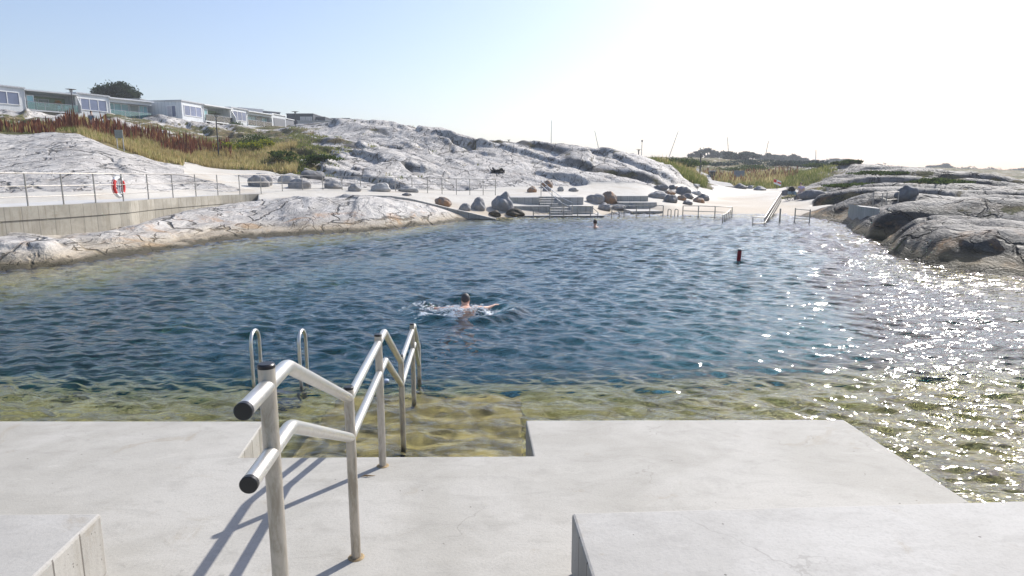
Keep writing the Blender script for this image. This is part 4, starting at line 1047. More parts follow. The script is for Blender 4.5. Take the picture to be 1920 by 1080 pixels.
def leafcloud(name, clumps, n, size, mat, parent=None, flat=1., seed=0, cz_=None):
    """clumps: list of (centre, radii). real leaf-sized faces through the volume"""
    r = np.random.default_rng(seed); W = np.array([c[1][0]*c[1][1]*c[1][2] for c in clumps])**.7; W /= W.sum()
    k = r.choice(len(clumps), n, p=W); C_ = np.array([tuple(c[0]) for c in clumps])[k]; Rd = np.array([c[1] for c in clumps])[k]
    d = r.normal(size=(n, 3)); d /= np.linalg.norm(d, axis=1, keepdims=True); rad = r.random(n)**.45
    P = C_+d*Rd*rad[:, None]*(1+.18*r.normal(size=(n, 1)))
    a = r.normal(size=(n, 3)); a /= np.linalg.norm(a, axis=1, keepdims=True); b = r.normal(size=(n, 3)); b -= (a*b).sum(1, keepdims=True)*a; b /= np.linalg.norm(b, axis=1, keepdims=True)
    s_ = size*(.6+.8*r.random((n, 1)))
    Q = np.stack([P-a*s_, P+b*s_*.55, P+a*s_, P-b*s_*.55], 1).reshape(-1, 3)
    if parent is not None: Q = Q-np.array(parent.location)
    o = npmesh(name, Q, np.arange(4*n).reshape(-1, 4), mat, False, dict(rnd=np.repeat(r.random(n), 4)))
    if parent is not None: o.parent = parent
    return o
fpz = fb_.a+fb_.u*4.6+fb_.v*1.6; fpz.z = zfix(11.35, 89.6)+.003
pr = empty('flower_pot', fpz, 'pot of orange flowers standing on the furnished balcony', 'flower pot')
mb = MB(); mb.tube([fpz, fpz+Vector((0, 0, .5)), fpz+Vector((0, 0, 1.0))], [.18, .25, .28], 12); mb.build('pot', M['screen'], pr, smooth='auto')
leafcloud('foliage', [(fpz+Vector((0, 0, 1.35)), (.5, .45, .4))], 500, .06, M['pot'], pr, seed=3)  # the orange flower heads, all in one mesh
# ---------------------------------------------------------------- lamps, masts, signs
def lamp(px, ytop, ybase, d, label, r=.05, group='tall park lamps with flat dish heads'):
    if px > 1300: P0 = hit(px, 329, 70); d = P0.y
    P = ond(px, ybase, d); P.z = min(P.z, ground(P.x, P.y)); T = ond(px, ytop, d); T.x = P.x; h_ = T.z-P.z
    root = empty('park_lamp', P, label, 'lamp', group)
    mb = MB(); mb.tube([P-Vector((0, 0, .3)), P+Vector((0, 0, h_*.5)), T-Vector((0, 0, .2))], [r*1.3, r*1.1, r], 10); mb.build('pole', M['darkmetal'], root, smooth='auto')
    mb = MB(); mb.tube([T-Vector((0, 0, .32)), T-Vector((0, 0, .28)), T-Vector((0, 0, .08))], [r*.8, .13, .16], 14); mb.build('lantern', M['palegrey'], root, smooth='auto')
    mb = MB(); mb.tube([T-Vector((0, 0, .05)), T-Vector((0, 0, .02)), T], [.30, .50, .12], 20); mb.build('dish_head', M['darkmetal'], root, smooth='auto')
    return root
lamp(141, 167, 240, 68, 'tall dark lamp in front of the furnished balcony, nearest to the left edge')
lamp(410, 213, 288, 62, 'tall dark lamp standing in the grass below the green-walled balcony')
lamp(555.5, 209, 248, 92, 'lamp standing at the edge of the white rocks near the pale windowless building')
lamp(1312.5, 284, 322, 118, 'dark lamp beside the gravel path near the litter bin', .10)
lamp(1197, 280, 300, 100, 'small far lamp just behind the low end of the rock crest', .08)
lamp(1099, 278, 298, 120, 'taller of two close small lamps peeping over the rock crest', .08)
lamp(1086.5, 285, 300, 150, 'shorter of two close small lamps peeping over the rock crest', .08)
lamp(954, 262, 276, 130, 'tiny lamp head showing above the rock crest right of the summit', .045)
for k, (x0, y0, x1, y1, lab, ball) in enumerate(((1034, 226, 1033, 300, 'thin pale mast standing upright, tallest above the rock crest', 0), (1115, 245, 1128, 300, 'thin pale mast leaning left behind the rock crest', 0),
      (1204, 263, 1202, 305, 'pale mast with a small dark head beside the far lamp', 1), (1272, 245, 1247, 312, 'thin pale mast leaning right above the green bank', 0),
      (1364, 257, 1367, 300, 'faint thin mast above the wooded knoll', 0), (1441, 264, 1432, 305, 'faint mast leaning right beyond the far trees', 0),
      (1530, 281, 1529, 312, 'faint stubby mast on the far horizon left of the rocky hill', 0))):
    d = 330; A = ond(x1, y1, d); B = ond(x0, y0, d)
    root = empty('radio_mast', A, lab, 'mast', 'thin masts on the horizon')
    mb = MB(); mb.tube([A-Vector((0, 0, 1)), B], [.20, .15], 6); mb.build('pole', M['signblue'], root)
    if ball: mb = MB(); mb.tube([B-Vector((0, 0, .9)), B-Vector((0, 0, .2)), B+Vector((0, 0, .2))], [.3, .5, .3], 10); mb.build('mast_head', M['darkmetal'], root)
def signboard(px0, px1, py0, py1, ybase, d, mat, label, legs=True):
    a = ond(px0, py1, d); b = ond(px1, py0, d); w = b.x-a.x; cx = (a.x+b.x)/2
    gb = min(ground(cx, d), ond(px0, ybase, d).z); root = empty('sign_board', Vector((cx, d, gb)), label, 'sign')
    mb = MB(); mb.box((a.x, d-.03, a.z), (b.x, d+.03, b.z)); mb.build('board', mat, root, bevel=.01)
    for q in (a.x+w*.12, b.x-w*.12):
        mb = MB(); mb.tube([Vector((q, d+.06, gb-.2)), Vector((q, d+.06, b.z-.05))], .03, 6); mb.build('leg', M['palegrey'], root)
signboard(216, 229.5, 243.5, 259, 275, 47, M['signgrey'], 'grey-green notice board on two legs among the rust-red plants')
signboard(1376, 1396, 320, 332.5, 336, 104, M['signblue'], 'large blue-grey information board in the tall grass')
# red and white warning sign
d = 74; a = ond(1452, 350, d)
root = empty('warning_sign', Vector((xp(1458.5, d), d, ground(xp(1458.5, d), d))), 'red and white warning sign on a post tilted in the grass', 'sign')
mb = MB(); mb.tube([Vector((xp(1459, d), d+.04, root.location.z-.2)), ond(1457, 342, d)+Vector((0, .05, 0))], .04, 6); mb.build('leg', M['darkmetal'], root)
c = ond(1458, 341.5, d); mb = MB()
mb.obox(c+Vector((-.42, 0, -.16)), Vector((.84, 0, -.30)), (0, .03, 0), Vector((0, 0, .55))); mb.build('board', M['white'], root)
mb = MB(); mb.obox(c+Vector((-.46, -.012, .02)), Vector((.34, 0, -.10)), (0, .011, 0), Vector((0, 0, .34))); mb.obox(c+Vector((-.02, -.012, -.10)), Vector((.42, 0, -.14)), (0, .011, 0), Vector((0, 0, .16))); mb.build('red_panel', M['red'], root)
# bin
d = hit(1335, 332, 70).y; B_ = Vector((xp(1335, d), d, min(ground(xp(1335, d), d), ond(1335, 331, d).z)))
root = empty('litter_bin', B_, 'dark litter bin with a pale lid beside the gravel path', 'bin'); zt_ = ond(1335, 320.5, d).z
mb = MB(); mb.box((B_.x-.42, d-.4, B_.z), (B_.x+.42, d+.4, zt_-.06)); mb.build('bin_body', M['darkmetal'], root, bevel=.04)
mb = MB(); mb.box((B_.x-.48, d-.46, zt_-.06), (B_.x+.48, d+.46, zt_+.05)); mb.build('lid', M['palegrey'], root, bevel=.02)
# gravel path climbing inland from the beach
pe = [(1328, 1375, 82), (1318, 1358, 90), (1308, 1338, 98), (1300, 1322, 106), (1296, 1313, 114)]
pts_l = [(1334, 84, 1380), (1326, 90, 1362), (1316, 97, 1344), (1308, 104, 1330), (1305, 111, 1322), (1302, 118, 1316), (1296, 126, 1308)]
mb = MB(); vs = []; fs = []; ns_ = 6
Lp = []
for i in range(len(pts_l)-1):
    for k in range(8):
        q = k/8; Lp.append(tuple(pts_l[i][j]*(1-q)+pts_l[i+1][j]*q for j in range(3)))
for (x0, d, x1) in Lp:
    for k in range(ns_+1):
        x = xp(x0+(x1-x0)*k/ns_, d); vs.append((x, d, ground(x, d)+.10))
for i in range(len(Lp)-1):
    for k in range(ns_): a = i*(ns_+1)+k; fs.append((a, a+1, a+ns_+2, a+ns_+1))
mb.add(vs, fs); tag(mb.build('path', M['path'], smooth=True), kind='structure')
# ---------------------------------------------------------------- vegetation
def blades(name, n, region, hgt, wid, mat, seed, spike=False, thr=.5, lean=.25, keep=None):
    r = np.random.default_rng(seed); (u0, u1, d0, d1) = region
    u = u0+(u1-u0)*r.random(n*3); d = np.exp(np.log(d0)+(math.log(d1)-math.log(d0))*r.random(n*3)); x = u*d
    vg = sample(x, d, veg*(1-kc)); ok = vg+.45*fbm(x/2.2, d/2.2, 3, 200+seed)+.35*perlin(x/9, d/9, 220+seed) > thr
    if keep is not None: ok &= keep(u*F+960, d)
    pl_ = np.interp(d, [84, 90, 97, 104, 111, 118, 126], [1332, 1324, 1314, 1306, 1303, 1300, 1294]); pr2 = np.interp(d, [84, 90, 97, 104, 111, 118, 126], [1382, 1364, 1346, 1332, 1324, 1318, 1310])
    pxx = u*(F/CP)+960; ok &= ~((d > 80) & (d < 128) & (pxx > pl_) & (pxx < pr2))
    x, d = x[ok][:n], d[ok][:n]; n = len(x); z = sample(x, d, TH)-.03
    hh_ = hgt*(.5+.8*r.random(n))*(1+.35*perlin(x/1.5, d/1.5, 230+seed)); a = r.random(n)*3.14; w = wid*(.6+.8*r.random(n)); lx = r.normal(size=n)*lean*hh_; ly = r.normal(size=n)*lean*hh_
    ca, sa = np.cos(a)*w, np.sin(a)*w
    if spike:
        P0 = np.stack([x-ca*.3, d-sa*.3, z], 1); P1 = np.stack([x+ca*.3, d+sa*.3, z], 1); P2 = np.stack([x+ca+lx*.6, d+sa+ly*.6, z+hh_*.62], 1); P3 = np.stack([x-ca+lx*.6, d-sa+ly*.6, z+hh_*.62], 1)
        P4 = np.stack([x+lx, d+ly, z+hh_], 1)
        Vv = np.stack([P0, P1, P2, P4, P3], 1).reshape(-1, 3); Ff = np.arange(5*n).reshape(-1, 5); rep = 5
    else:
        P0 = np.stack([x-ca, d-sa, z], 1); P1 = np.stack([x+ca, d+sa, z], 1); P2 = np.stack([x+lx, d+ly, z+hh_], 1)
        Vv = np.stack([P0, P1, P2], 1).reshape(-1, 3); Ff = np.arange(3*n).reshape(-1, 3); rep = 3
    cr = np.clip(.5+.35*perlin(x/3, d/3, 240+seed)+.25*r.normal(size=n), 0, 1)
    o = npmesh(name, Vv, Ff, mat, False, dict(rnd=np.repeat(cr, rep))); return tag(o, kind='stuff')
# left valley: dry grass in front, rust red docks behind it, green tangle to the right
blades('dry_grass', 34000, (-.66, -.33, 48, 72), .55, .035, M['drygrass'], 1, thr=.62)
blades('grass', 9000, (-.80, -.30, 50, 112), .35, .06, M['greengrass'], 2, thr=.85)
tag(blades('rust_red_docks', 1700, (-.80, -.42, 48, 72), .68, .06, M['dock'], 3, True, .42, .07, keep=lambda px, d: (px < 170) & (d > np.interp(px, [0, 150, 300, 450], [46, 49, 56, 62])+4*np.sin(px*.05)) & (d < np.interp(px, [0, 150, 300, 450], [55, 62, 69, 70])+3*np.sin(px*.09))), 'dense band of tall rust-red dock plants behind the dry grass', 'plants')
tag(blades('rust_red_docks', 1700, (-.68, -.43, 52, 74), 1.15, .06, M['dock'], 13, True, .30, .07, keep=lambda px, d: (d > np.interp(px, [150, 300, 450], [50, 56, 62])+3*np.sin(px*.05)) & (d < np.interp(px, [150, 300, 450], [57, 67, 70])+3*np.sin(px*.09))), 'scattered tall rust-red dock plants behind the notice board', 'plants')
blades('grass', 9000, (.20, .30, 64, 100), .55, .05, M['greengrass'], 4, thr=.45)
blades('dry_grass', 16000, (.26, .50, 74, 116), .60, .05, M['greengrass'], 5, thr=.40)
tag(blades('rust_red_docks', 1100, (.285, .44, 88, 122), .9, .07, M['dock'], 6, True, .38, .05), 'far band of rust-red dock plants behind the beach grass', 'plants')
blades('dry_grass', 5000, (.22, .42, 80, 120), .9, .05, M['drygrass'], 7, thr=.5)
blades('grass', 7000, (.40, .80, 42, 100), .24, .06, M['greengrass'], 8, thr=.88)
blades('grass', 12000, (-.34, .25, 48, 92), .25, .06, M['greengrass'], 9, thr=.55)
def shrub(px, py, d, w, h_, mat, label, seed, name='bush', cat='bush', n=900, sz=.11, group=None, stemmat=None):
    P = Vector((xp(px, d, 250 if px < 700 else 331), d, 0)); P.z = ground(P.x, d); root = empty(name, P, label, cat, group)
    rr = random.Random(seed); cl = []
    for k in range(9): cl.append((P+Vector((rr.uniform(-.4, .4)*w, rr.uniform(-.4, .4)*w, h_*rr.uniform(.25, .75))), (w*.24, w*.24, h_*.26)))
    leafcloud('foliage', cl, n, sz, mat, root, seed=seed)
    mb = MB()
    for k in range(4): mb.tube([P+Vector((0, 0, -.1)), cl[k][0]], [.04, .015], 5)
    mb.build('stem', M['bark'], root)
for i, (px, d, w, h_, m_, lab) in enumerate(((428, 66, 3.0, 1.2, 'yellowbush', 'yellow flowering bush left of the dark bush below the small glazed bay'), (452, 70, 2.6, 1.3, 'bush', 'green bush between two yellow flowering bushes on the left slope'),
        (473, 67, 2.4, 1.2, 'yellowbush', 'yellow-green bush in the middle of the left slope thicket'), (500, 68, 2.2, 1.2, 'yellowbush', 'small yellow flowering bush at the right end of the left slope thicket'), (486, 72, 3.4, 1.5, 'bush', 'dark leafy bush at the back of the left slope thicket'),
        (532, 60, 2.6, .9, 'bush', 'low dark green bush against the white rocks right of the dry grass'), (568, 55, 3.2, .8, 'bush', 'spreading green bush in a hollow of the white rock slope'), (610, 53, 2.6, .5, 'bush', 'flat green bush on the white rock slope just above the apron boulders'),
        (445, 112, 3.0, 1.6, 'bush', 'dark shrub in front of the narrow white house'), (388, 66, 1.6, .8, 'yellowbush', 'small yellow flower clump left of the second tall lamp'))):
    shrub(px, 0, d, w, h_, M[m_], lab, 40+i, group='bushes on the left slope')
for i, (px, d, w, h_, m_, lab) in enumerate(((1225, 88, 8, 1.6, 'bush', 'long green hedge-like bush behind the tail of the rock hill'), (1258, 92, 8, 1.5, 'bush', 'green bush on the bank left of the gravel path'), (1290, 122, 7, 2.0, 'bush', 'green bush behind the dark lamp by the path'),
        (1470, 150, 8, 1.5, 'farleaf', 'dark bush behind the beach grass'), (1425, 160, 11, 1.6, 'farleaf', 'broad dark thicket behind the information board'), (1510, 140, 9, 1.6, 'farleaf', 'low dark bush left of the right-hand rocky hill'), (1345, 150, 9, 1.2, 'farleaf', 'dark bush in the middle distance right of the dark lamp'), (1395, 135, 9, 1.5, 'bush', 'green bush directly behind the information board'), (1540, 118, 6, 1.0, 'bush', 'small green bush at the top left of the rocky hill'),
        (1590, 86, 3, .6, 'bush', 'small green bush on the crest of the rocky hill'), (1655, 64, 5, .4, 'bush', 'flat green plant patch on the right-hand rocks'), (1760, 50, 4, .5, 'bush', 'green plant patch near the big rounded dark boulder'), (1600, 52, 4, .35, 'bush', 'flat green plant patch above the concrete wedge wall'), (1690, 60, 3, .4, 'yellowbush', 'small yellow-green patch on the right-hand rocks'))):
    shrub(px, 0, d, w, h_, M[m_], lab, 70+i, group='bushes behind the beach', n=1500, sz=.2 if d > 80 else .12)
def tree(px, d, w, h_, label, seed, mat, n=5000, sz=.28, dz=0., group=None, kind='tree', base=None, spread=14):
    P = Vector((xp(px, d, 180 if px < 400 else 320), d, 0)); P.z = (ground(P.x, d) if base is None else base)+dz; root = empty(kind, P, label, 'tree', group)
    rr = random.Random(seed); cl = []; mb = MB()
    for k in range(spread):
        a = rr.uniform(-1, 1); b = rr.uniform(-1, 1); zz = rr.uniform(.35, .92)*(1-.35*abs(a)**2)
        c = P+Vector((a*w*.42, b*w*.36, h_*zz)); cl.append((c, (w*rr.uniform(.12, .2), w*rr.uniform(.12, .2), h_*rr.uniform(.10, .17))))
        mb.tube([P+Vector((a*.1, b*.1, h_*.15*rr.random())), P+Vector((a*w*.2, b*w*.18, h_*zz*.6)), c], [w*.018, w*.012, w*.004], 5)
    mb.build('branches', M['bark'], root)
    mb = MB(); mb.tube([P-Vector((0, 0, .5)), P+Vector((0, 0, h_*.25)), P+Vector((0.1*w*.2, 0, h_*.6))], [w*.04, w*.03, w*.012], 8); mb.build('trunk', M['bark'], root, smooth=True)
    leafcloud('crown', cl, n, sz, mat, root, seed=seed)
tree(229, 125, 8.6, 7.0, 'broad dark conifer crown rising behind the long glazed house bay', 5, M['needle'], 15000, .2, spread=24, base=12.0)
for i, (px, d, w, h_, lab) in enumerate(((1325, 300, 13, 8, 'hazy blue-grey tree just right of the dark lamp'), (1346, 310, 9, 7.0, 'hazy tree standing alone left of the wooded knoll'), (1372, 230, 12, 5.5, 'dark tree on the left part of the wooded knoll'), (1400, 245, 14, 6.0, 'dark tree on the top of the wooded knoll'),
        (1432, 330, 14, 7, 'pale hazy tree right of the wooded knoll'), (1460, 350, 15, 6.5, 'hazy tree left of the middle on the far ridge'), (1482, 345, 12, 7, 'hazy upright tree in the middle of the far ridge'), (1500, 350, 12, 5.0, 'hazy low tree at the right of the far ridge'), (1302, 310, 8, 5, 'hazy small tree left of the dark lamp'),
        (1525, 380, 10, 3.5, 'hazy tiny tree at the right end of the far ridge'), (1765, 420, 17, 7.0, 'hazy tree clump on the horizon above the right-hand rocks'), (1570, 400, 24, 5, 'hazy low wood just left above the rocky hill'))):
    tree(px, d, w*.85, h_*.78, lab, 300+i, M['farleaf'], 2600, .42, group='hazy far trees', dz=-1.2)
wd = []
rr = random.Random(9)
for k in range(60):
    px = rr.uniform(1440, 1980); d = rr.uniform(430, 560); x = xp(px, d); wd.append((Vector((x, d, ground(x, d)+1.2)), (rr.uniform(4, 9), 4, rr.uniform(1.2, 2.4))))
tag(leafcloud('far_woodland', wd, 16000, .6, M['farleaf'], seed=77), kind='stuff')
# ---------------------------------------------------------------- people
def skinbody(name, J, E, mat, parent=None, sub=2, root=0):
    """J: list of (pos, radius or (rx,ry)); E: edges"""
    me = bpy.data.meshes.new(name); off = Vector(parent.location) if parent is not None else Vector()
    me.from_pydata([tuple(Vector(p)-off) for p, r in J], E, []); o = bpy.data.objects.new(name, me); COL.objects.link(o)
    if parent is not None: o.parent = parent
    m = o.modifiers.new('skin', 'SKIN'); m.use_smooth_shade = True
    for v, (p, r) in zip(me.skin_vertices[0].data, J): v.radius = r if hasattr(r, '__len__') else (r, r)
    me.skin_vertices[0].data[root].use_root = True
    s = o.modifiers.new('sub', 'SUBSURF'); s.levels = s.render_levels = sub
    me.materials.append(mat); return o
def head_bits(root, c, r, hair, fwd, hairmat):
    """hair as a shaped cap over the skull, open over the face"""
    mb = bmesh.new(); bmesh.ops.create_icosphere(mb, subdivisions=4, radius=1)
    fwd = Vector(fwd).normalized()
    for v in list(mb.verts):
        if v.co.dot(fwd) > .45 and v.co.z < .55 or v.co.z < -.62: mb.verts.remove(v)
    for v in mb.verts:
        n_ = float(perlin(np.array([v.co.x*7.+3]), np.array([v.co.y*7+v.co.z*6.]))[0])
        v.co = Vector((v.co.x*r*.90, v.co.y*r*1.04, v.co.z*r*1.16))*(1+.035*n_)
    me = bpy.data.meshes.new('hair'); mb.to_mesh(me); mb.free(); me.materials.append(hairmat); me.polygons.foreach_set('use_smooth', [True]*len(me.polygons))
    o = bpy.data.objects.new('hair', me); COL.objects.link(o); o.parent = root; o.location = Vector(c)-Vector(root.location)
    return o
# swimmer seen from behind, breast stroke, arms out wide, back awash
S = SW.copy(); S.z = WZ
sw = empty('swimmer', S, 'dark grey-haired swimmer seen from behind with arms spread in the splashing water', 'person')
V_ = lambda x, y, z: S+Vector((x, y, z))
J = [(V_(.02, -.46, -.55), (.11, .085)), (V_(.01, -.34, -.28), (.135, .10)), (V_(0, -.12, -.07), (.18, .11)), (V_(0, .04, .015), (.13, .085)), (V_(0, .10, .065), .060), (V_(0, .125, .105), (.074, .082)), (V_(0, .13, .175), (.070, .076)), (V_(0, .13, .222), (.048, .052)),
     (V_(-.20, .02, .005), .070), (V_(-.34, .08, -.02), .050), (V_(-.50, .17, -.03), .034), (V_(-.60, .22, -.02), .024),
     (V_(.20, .02, .005), .070), (V_(.33, .06, .0), .050), (V_(.42, .13, .0), .034), (V_(.50, .20, .03), .024),
     (V_(-.10, -.70, -.80), .075), (V_(-.22, -.90, -1.05), .052), (V_(-.16, -1.15, -1.2), .040), (V_(-.18, -1.25, -1.25), .032),
     (V_(.13, -.70, -.80), .075), (V_(.24, -.90, -1.05), .052), (V_(.16, -1.15, -1.2), .040), (V_(.18, -1.25, -1.25), .032),
     (V_(-.082, .13, .145), .012), (V_(.082, .13, .145), .012), (V_(0, .225, .135), .014)]
E_ = [(0, 1), (1, 2), (2, 3), (3, 4), (4, 5), (5, 6), (6, 7), (2, 8), (8, 9), (9, 10), (10, 11), (2, 12), (12, 13), (13, 14), (14, 15), (0, 16), (16, 17), (17, 18), (18, 19), (0, 20), (20, 21), (21, 22), (22, 23), (5, 24), (5, 25), (5, 26)]
for sg, wri in ((-1, 11), (1, 15)):       # five fingers each
    w_ = J[wri][0]
    for k, (a, l_) in enumerate(((-.5, .055), (-.22, .085), (0, .095), (.22, .088), (.45, .07))):
        i0 = len(J); dr = Vector((sg*math.sin(R(40)+a*sg*.9), math.cos(R(40)+a*sg*.9), .1))
        J.append((w_+dr*.045, .011)); J.append((w_+dr*(.045+l_*.55), .009)); J.append((w_+dr*(.045+l_)+Vector((0, 0, -.012)), .007)); E_ += [(wri, i0), (i0, i0+1), (i0+1, i0+2)]
skinbody('body', J, E_, M['skin'], sw)
head_bits(sw, V_(0, .13, .168), .092, None, (0, 1, 0), M['hairgrey'])
# second swimmer, far
S2 = onz(1116, 425.5, WZ); s2 = empty('swimmer', S2, 'distant brown-haired swimmer with only head and shoulders above the water', 'person')
W_ = lambda x, y, z: S2+Vector((x, y, z))
J = [(W_(0, -.3, -.35), .14), (W_(0, -.05, -.08), (.17, .10)), (W_(0, 0, .03), .07), (W_(0, .02, .08), .055), (W_(0, .03, .17), (.08, .085)), (W_(0, .03, .26), (.072, .078)), (W_(-.22, 0, -.06), .07), (W_(.22, 0, -.06), .07), (W_(-.38, .25, -.14), .045), (W_(.38, .25, -.14), .045), (W_(-.09, .03, .20), .014), (W_(.09, .03, .20), .014), (W_(0, .125, .19), .016)]
skinbody('body', J, [(0, 1), (1, 2), (2, 3), (3, 4), (4, 5), (1, 6), (1, 7), (6, 8), (7, 9), (4, 10), (4, 11), (4, 12)], M['skin'], s2, 2)
head_bits(s2, W_(0, .02, .235), .105, None, (.3, 1, 0), M['hairbrown'])
# foam and spray round the near swimmer
r = np.random.default_rng(21); Pn = []; 
def wz_at(x, y):
    return float(WZ+waves(np.array([x]), np.array([y]))[0])
vs = []; fs = []
bm = bmesh.new()
cnt = 0
for k in range(1500):
    q = r.random()
    if q < .35: x = r.normal()*.30; y = -.14+r.normal()*.14
    elif q < .6: x = -.55+r.normal()*.22; y = .18+r.normal()*.07
    elif q < .85: t_ = r.random(); x = -.1-.6*t_+r.normal()*.07; y = -.3-.35*t_+r.normal()*.10
    else: x = .35+abs(r.normal())*.25; y = -.14-.1*abs(r.normal())+r.normal()*.05
    z = wz_at(S.x+x, S.y+y)+abs(r.normal())*(.022 if q < .6 else .006)
    s_ = .004+.010*r.random()**2.2
    m_ = Matrix.Translation((S.x+x, S.y+y, z)) @ Matrix.Diagonal((s_*r.uniform(.8, 3.0), s_, s_*.7, 1))
    bmesh.ops.create_icosphere(bm, subdivisions=1, radius=1, matrix=m_)
me = bpy.data.meshes.new('water_splash'); bm.to_mesh(me); bm.free(); 
foam = NT('white_foam'); M['foam'] = foam.out(foam.pbsdf((.85, .87, .88), .25, 0))
me.materials.append(M['foam']); me.polygons.foreach_set('use_smooth', [True]*len(me.polygons))
o = bpy.data.objects.new('water_splash', me); COL.objects.link(o); tag(o, 'white foam and spray scattered round the near swimmer', 'splash', kind='stuff')
# thin streaks of foam lying on the wave crests
bm = bmesh.new()
for k in range(130):
    q = r.random()
    if q < .5: t_ = r.random(); x0 = S.x-.05-.65*t_; y0 = S.y-.25-.45*t_+r.normal()*.09
    elif q < .8: x0 = S.x+r.normal()*.35; y0 = S.y-.25+r.normal()*.15
    else: x0 = S.x+.35+.35*r.random(); y0 = S.y-.20+r.normal()*.05
    L = r.uniform(.05, .16); an = r.normal()*.35+.15; prev = None
    for i in range(7):
        f = i/6-.5; x = x0+math.cos(an)*f*L; y = y0+math.sin(an)*f*L+.01*math.sin(i*2.1+k); w = .009*(1-abs(f)*1.9)+.001; z = wz_at(x, y)+.004
        a = bm.verts.new((x, y-w, z-.001)); t2 = bm.verts.new((x, y, z+.006)); b = bm.verts.new((x, y+w, z-.001))
        if prev: bm.faces.new((prev[0], a, t2, prev[1])); bm.faces.new((prev[1], t2, b, prev[2]))
        prev = (a, t2, b)
me = bpy.data.meshes.new('foam_streaks'); bm.to_mesh(me); bm.free(); me.materials.append(M['foam'])
o = bpy.data.objects.new('foam_streaks', me); COL.objects.link(o); tag(o, 'thin white foam streaks trailing behind the near swimmer', 'foam', kind='stuff')
# sunbather on the slab, knees drawn up
Bq = hit(934, 324, 48); k = Bq.y/F
sb = empty('sunbather', Bq, 'person in black lying on the pale rock slope with knees drawn up', 'person')
def q3(px, py, dy=0.): return Vector(((px-960)*k, Bq.y+dy, Bq.z+(324-py)*k*1.0))
J = [(q3(935, 322.0), (.13, .11)), (q3(931, 321.4), .125), (q3(927.5, 319.5), (.15, .12)), (q3(926, 317.6), .06), (q3(924.6, 315.8), .095), (q3(923.8, 314.4), .08),
     (q3(941.5, 316.2, -.1), .075), (q3(945.5, 323.2, -.1), .05), (q3(947, 324, -.14), .04), (q3(940, 317.0, .2), .075), (q3(944, 323.2, .2), .05), (q3(946, 324, .2), .04),
     (q3(925.5, 320.5, -.2), .05), (q3(921.5, 320.8, -.2), .042), (q3(920, 317.5, -.1), .035), (q3(926.5, 320, .2), .05), (q3(923, 320, .3), .042)]
skinbody('body', J, [(0, 1), (1, 2), (2, 3), (3, 4), (4, 5), (0, 6), (6, 7), (7, 8), (0, 9), (9, 10), (10, 11), (2, 12), (12, 13), (13, 14), (2, 15), (15, 16)], M['blackcloth'], sb)
mb = MB(); a = q3(921, 324.2, -.25); mb.obox(a, (26*k, 0, 0), (0, .9, .25), (0, 0, .03)); tag(mb.build('towel', M['blackcloth']), 'dark towel under the person lying on the rock slope', 'towel')
# seated person with a pram on the beach
d = 52.5; k = d/F; G = Vector((xp(1501, d), d, ground(xp(1501, d), d)))
pe_ = empty('person', G, 'seated person in a lilac top beside the pram on the beach', 'person')
stn = blob('boulder', G+Vector((.15, .25, .12)), (.38, .32, .34), BM['d'], 900); tag(stn, 'low dark stone the person in lilac sits on', 'boulder', 'loose boulders along the shore')
g = lambda x, y, z: G+Vector((x, y, z))
J = [(g(.15, .1, .50), (.17, .14)), (g(.15, .1, .75), .15), (g(.13, .06, .95), (.18, .11)), (g(.11, .04, 1.07), .055), (g(.09, .02, 1.16), .085), (g(.09, .02, 1.25), .075),
     (g(-.04, .02, .97), .06), (g(-.16, -.12, .76), .045), (g(-.30, -.20, .72), .035), (g(.33, .04, .97), .06), (g(.36, -.12, .74), .045), (g(.18, -.22, .64), .035),
     (g(-.16, -.22, .55), .085), (g(-.22, -.28, .12), .05), (g(-.26, -.40, .05), .035), (g(.10, -.28, .55), .085), (g(.04, -.36, .12), .05), (g(.0, -.48, .05), .035)]
skinbody('body', J, [(0, 1), (1, 2), (2, 3), (3, 4), (4, 5), (2, 6), (6, 7), (7, 8), (2, 9), (9, 10), (10, 11), (0, 12), (12, 13), (13, 14), (0, 15), (15, 16), (16, 17)], M['skinpale'], pe_)
J2 = [(g(.15, .1, .50), (.185, .155)), (g(.15, .1, .75), .165), (g(.13, .06, .97), (.19, .12)), (g(-.05, .02, .97), .075), (g(-.12, -.07, .84), .065), (g(.34, .04, .97), .075), (g(.355, -.07, .84), .065)]
skinbody('top', J2, [(0, 1), (1, 2), (2, 3), (3, 4), (2, 5), (5, 6)], M['lilac'], pe_)
J2 = [(g(.14, .08, .48), (.19, .16)), (g(-.12, -.18, .55), .10), (g(.10, -.22, .55), .10)]
skinbody('shorts', J2, [(0, 1), (0, 2)], M['bluecloth'], pe_)
head_bits(pe_, g(.09, .03, 1.215), .098, None, (-.8, -.5, 0), M['hairbrown'])
Gp = Vector((xp(1486.5, 52.2), 52.2, ground(xp(1486.5, 52.2), 52.2))); pm = empty('pram', Gp, 'dark pram with a round black hood standing beside the seated person', 'pram')
g = lambda x, y, z: Gp+Vector((x, y, z))
def wheel(c, r_):
    mb = MB(); mb.tube([c+Vector((r_*math.cos(a*.5236), 0, r_*math.sin(a*.5236))) for a in range(13)], .022, 6, False); w = mb.build('wheel', M['black'], pm, smooth=True)
    mb = MB()
    for a in range(3): mb.tube([c+Vector((r_*math.cos(a*1.047), 0, r_*math.sin(a*1.047))), c-Vector((r_*math.cos(a*1.047), 0, r_*math.sin(a*1.047)))], .008, 5)
    s_ = mb.build('spokes', M['palegrey'], None); s_.parent = w
    for v in s_.data.vertices: v.co = v.co-Gp
for sy in (-.25, .25): wheel(g(.30, sy, .15), .15); wheel(g(-.28, sy, .12), .12)
mb = MB()
for sy in (-.22, .22): mb.tube([g(.30, sy, .15), g(-.05, sy, .62), g(-.35, sy, 1.02)], .016, 6); mb.tube([g(-.28, sy, .12), g(.10, sy, .62)], .016, 6)
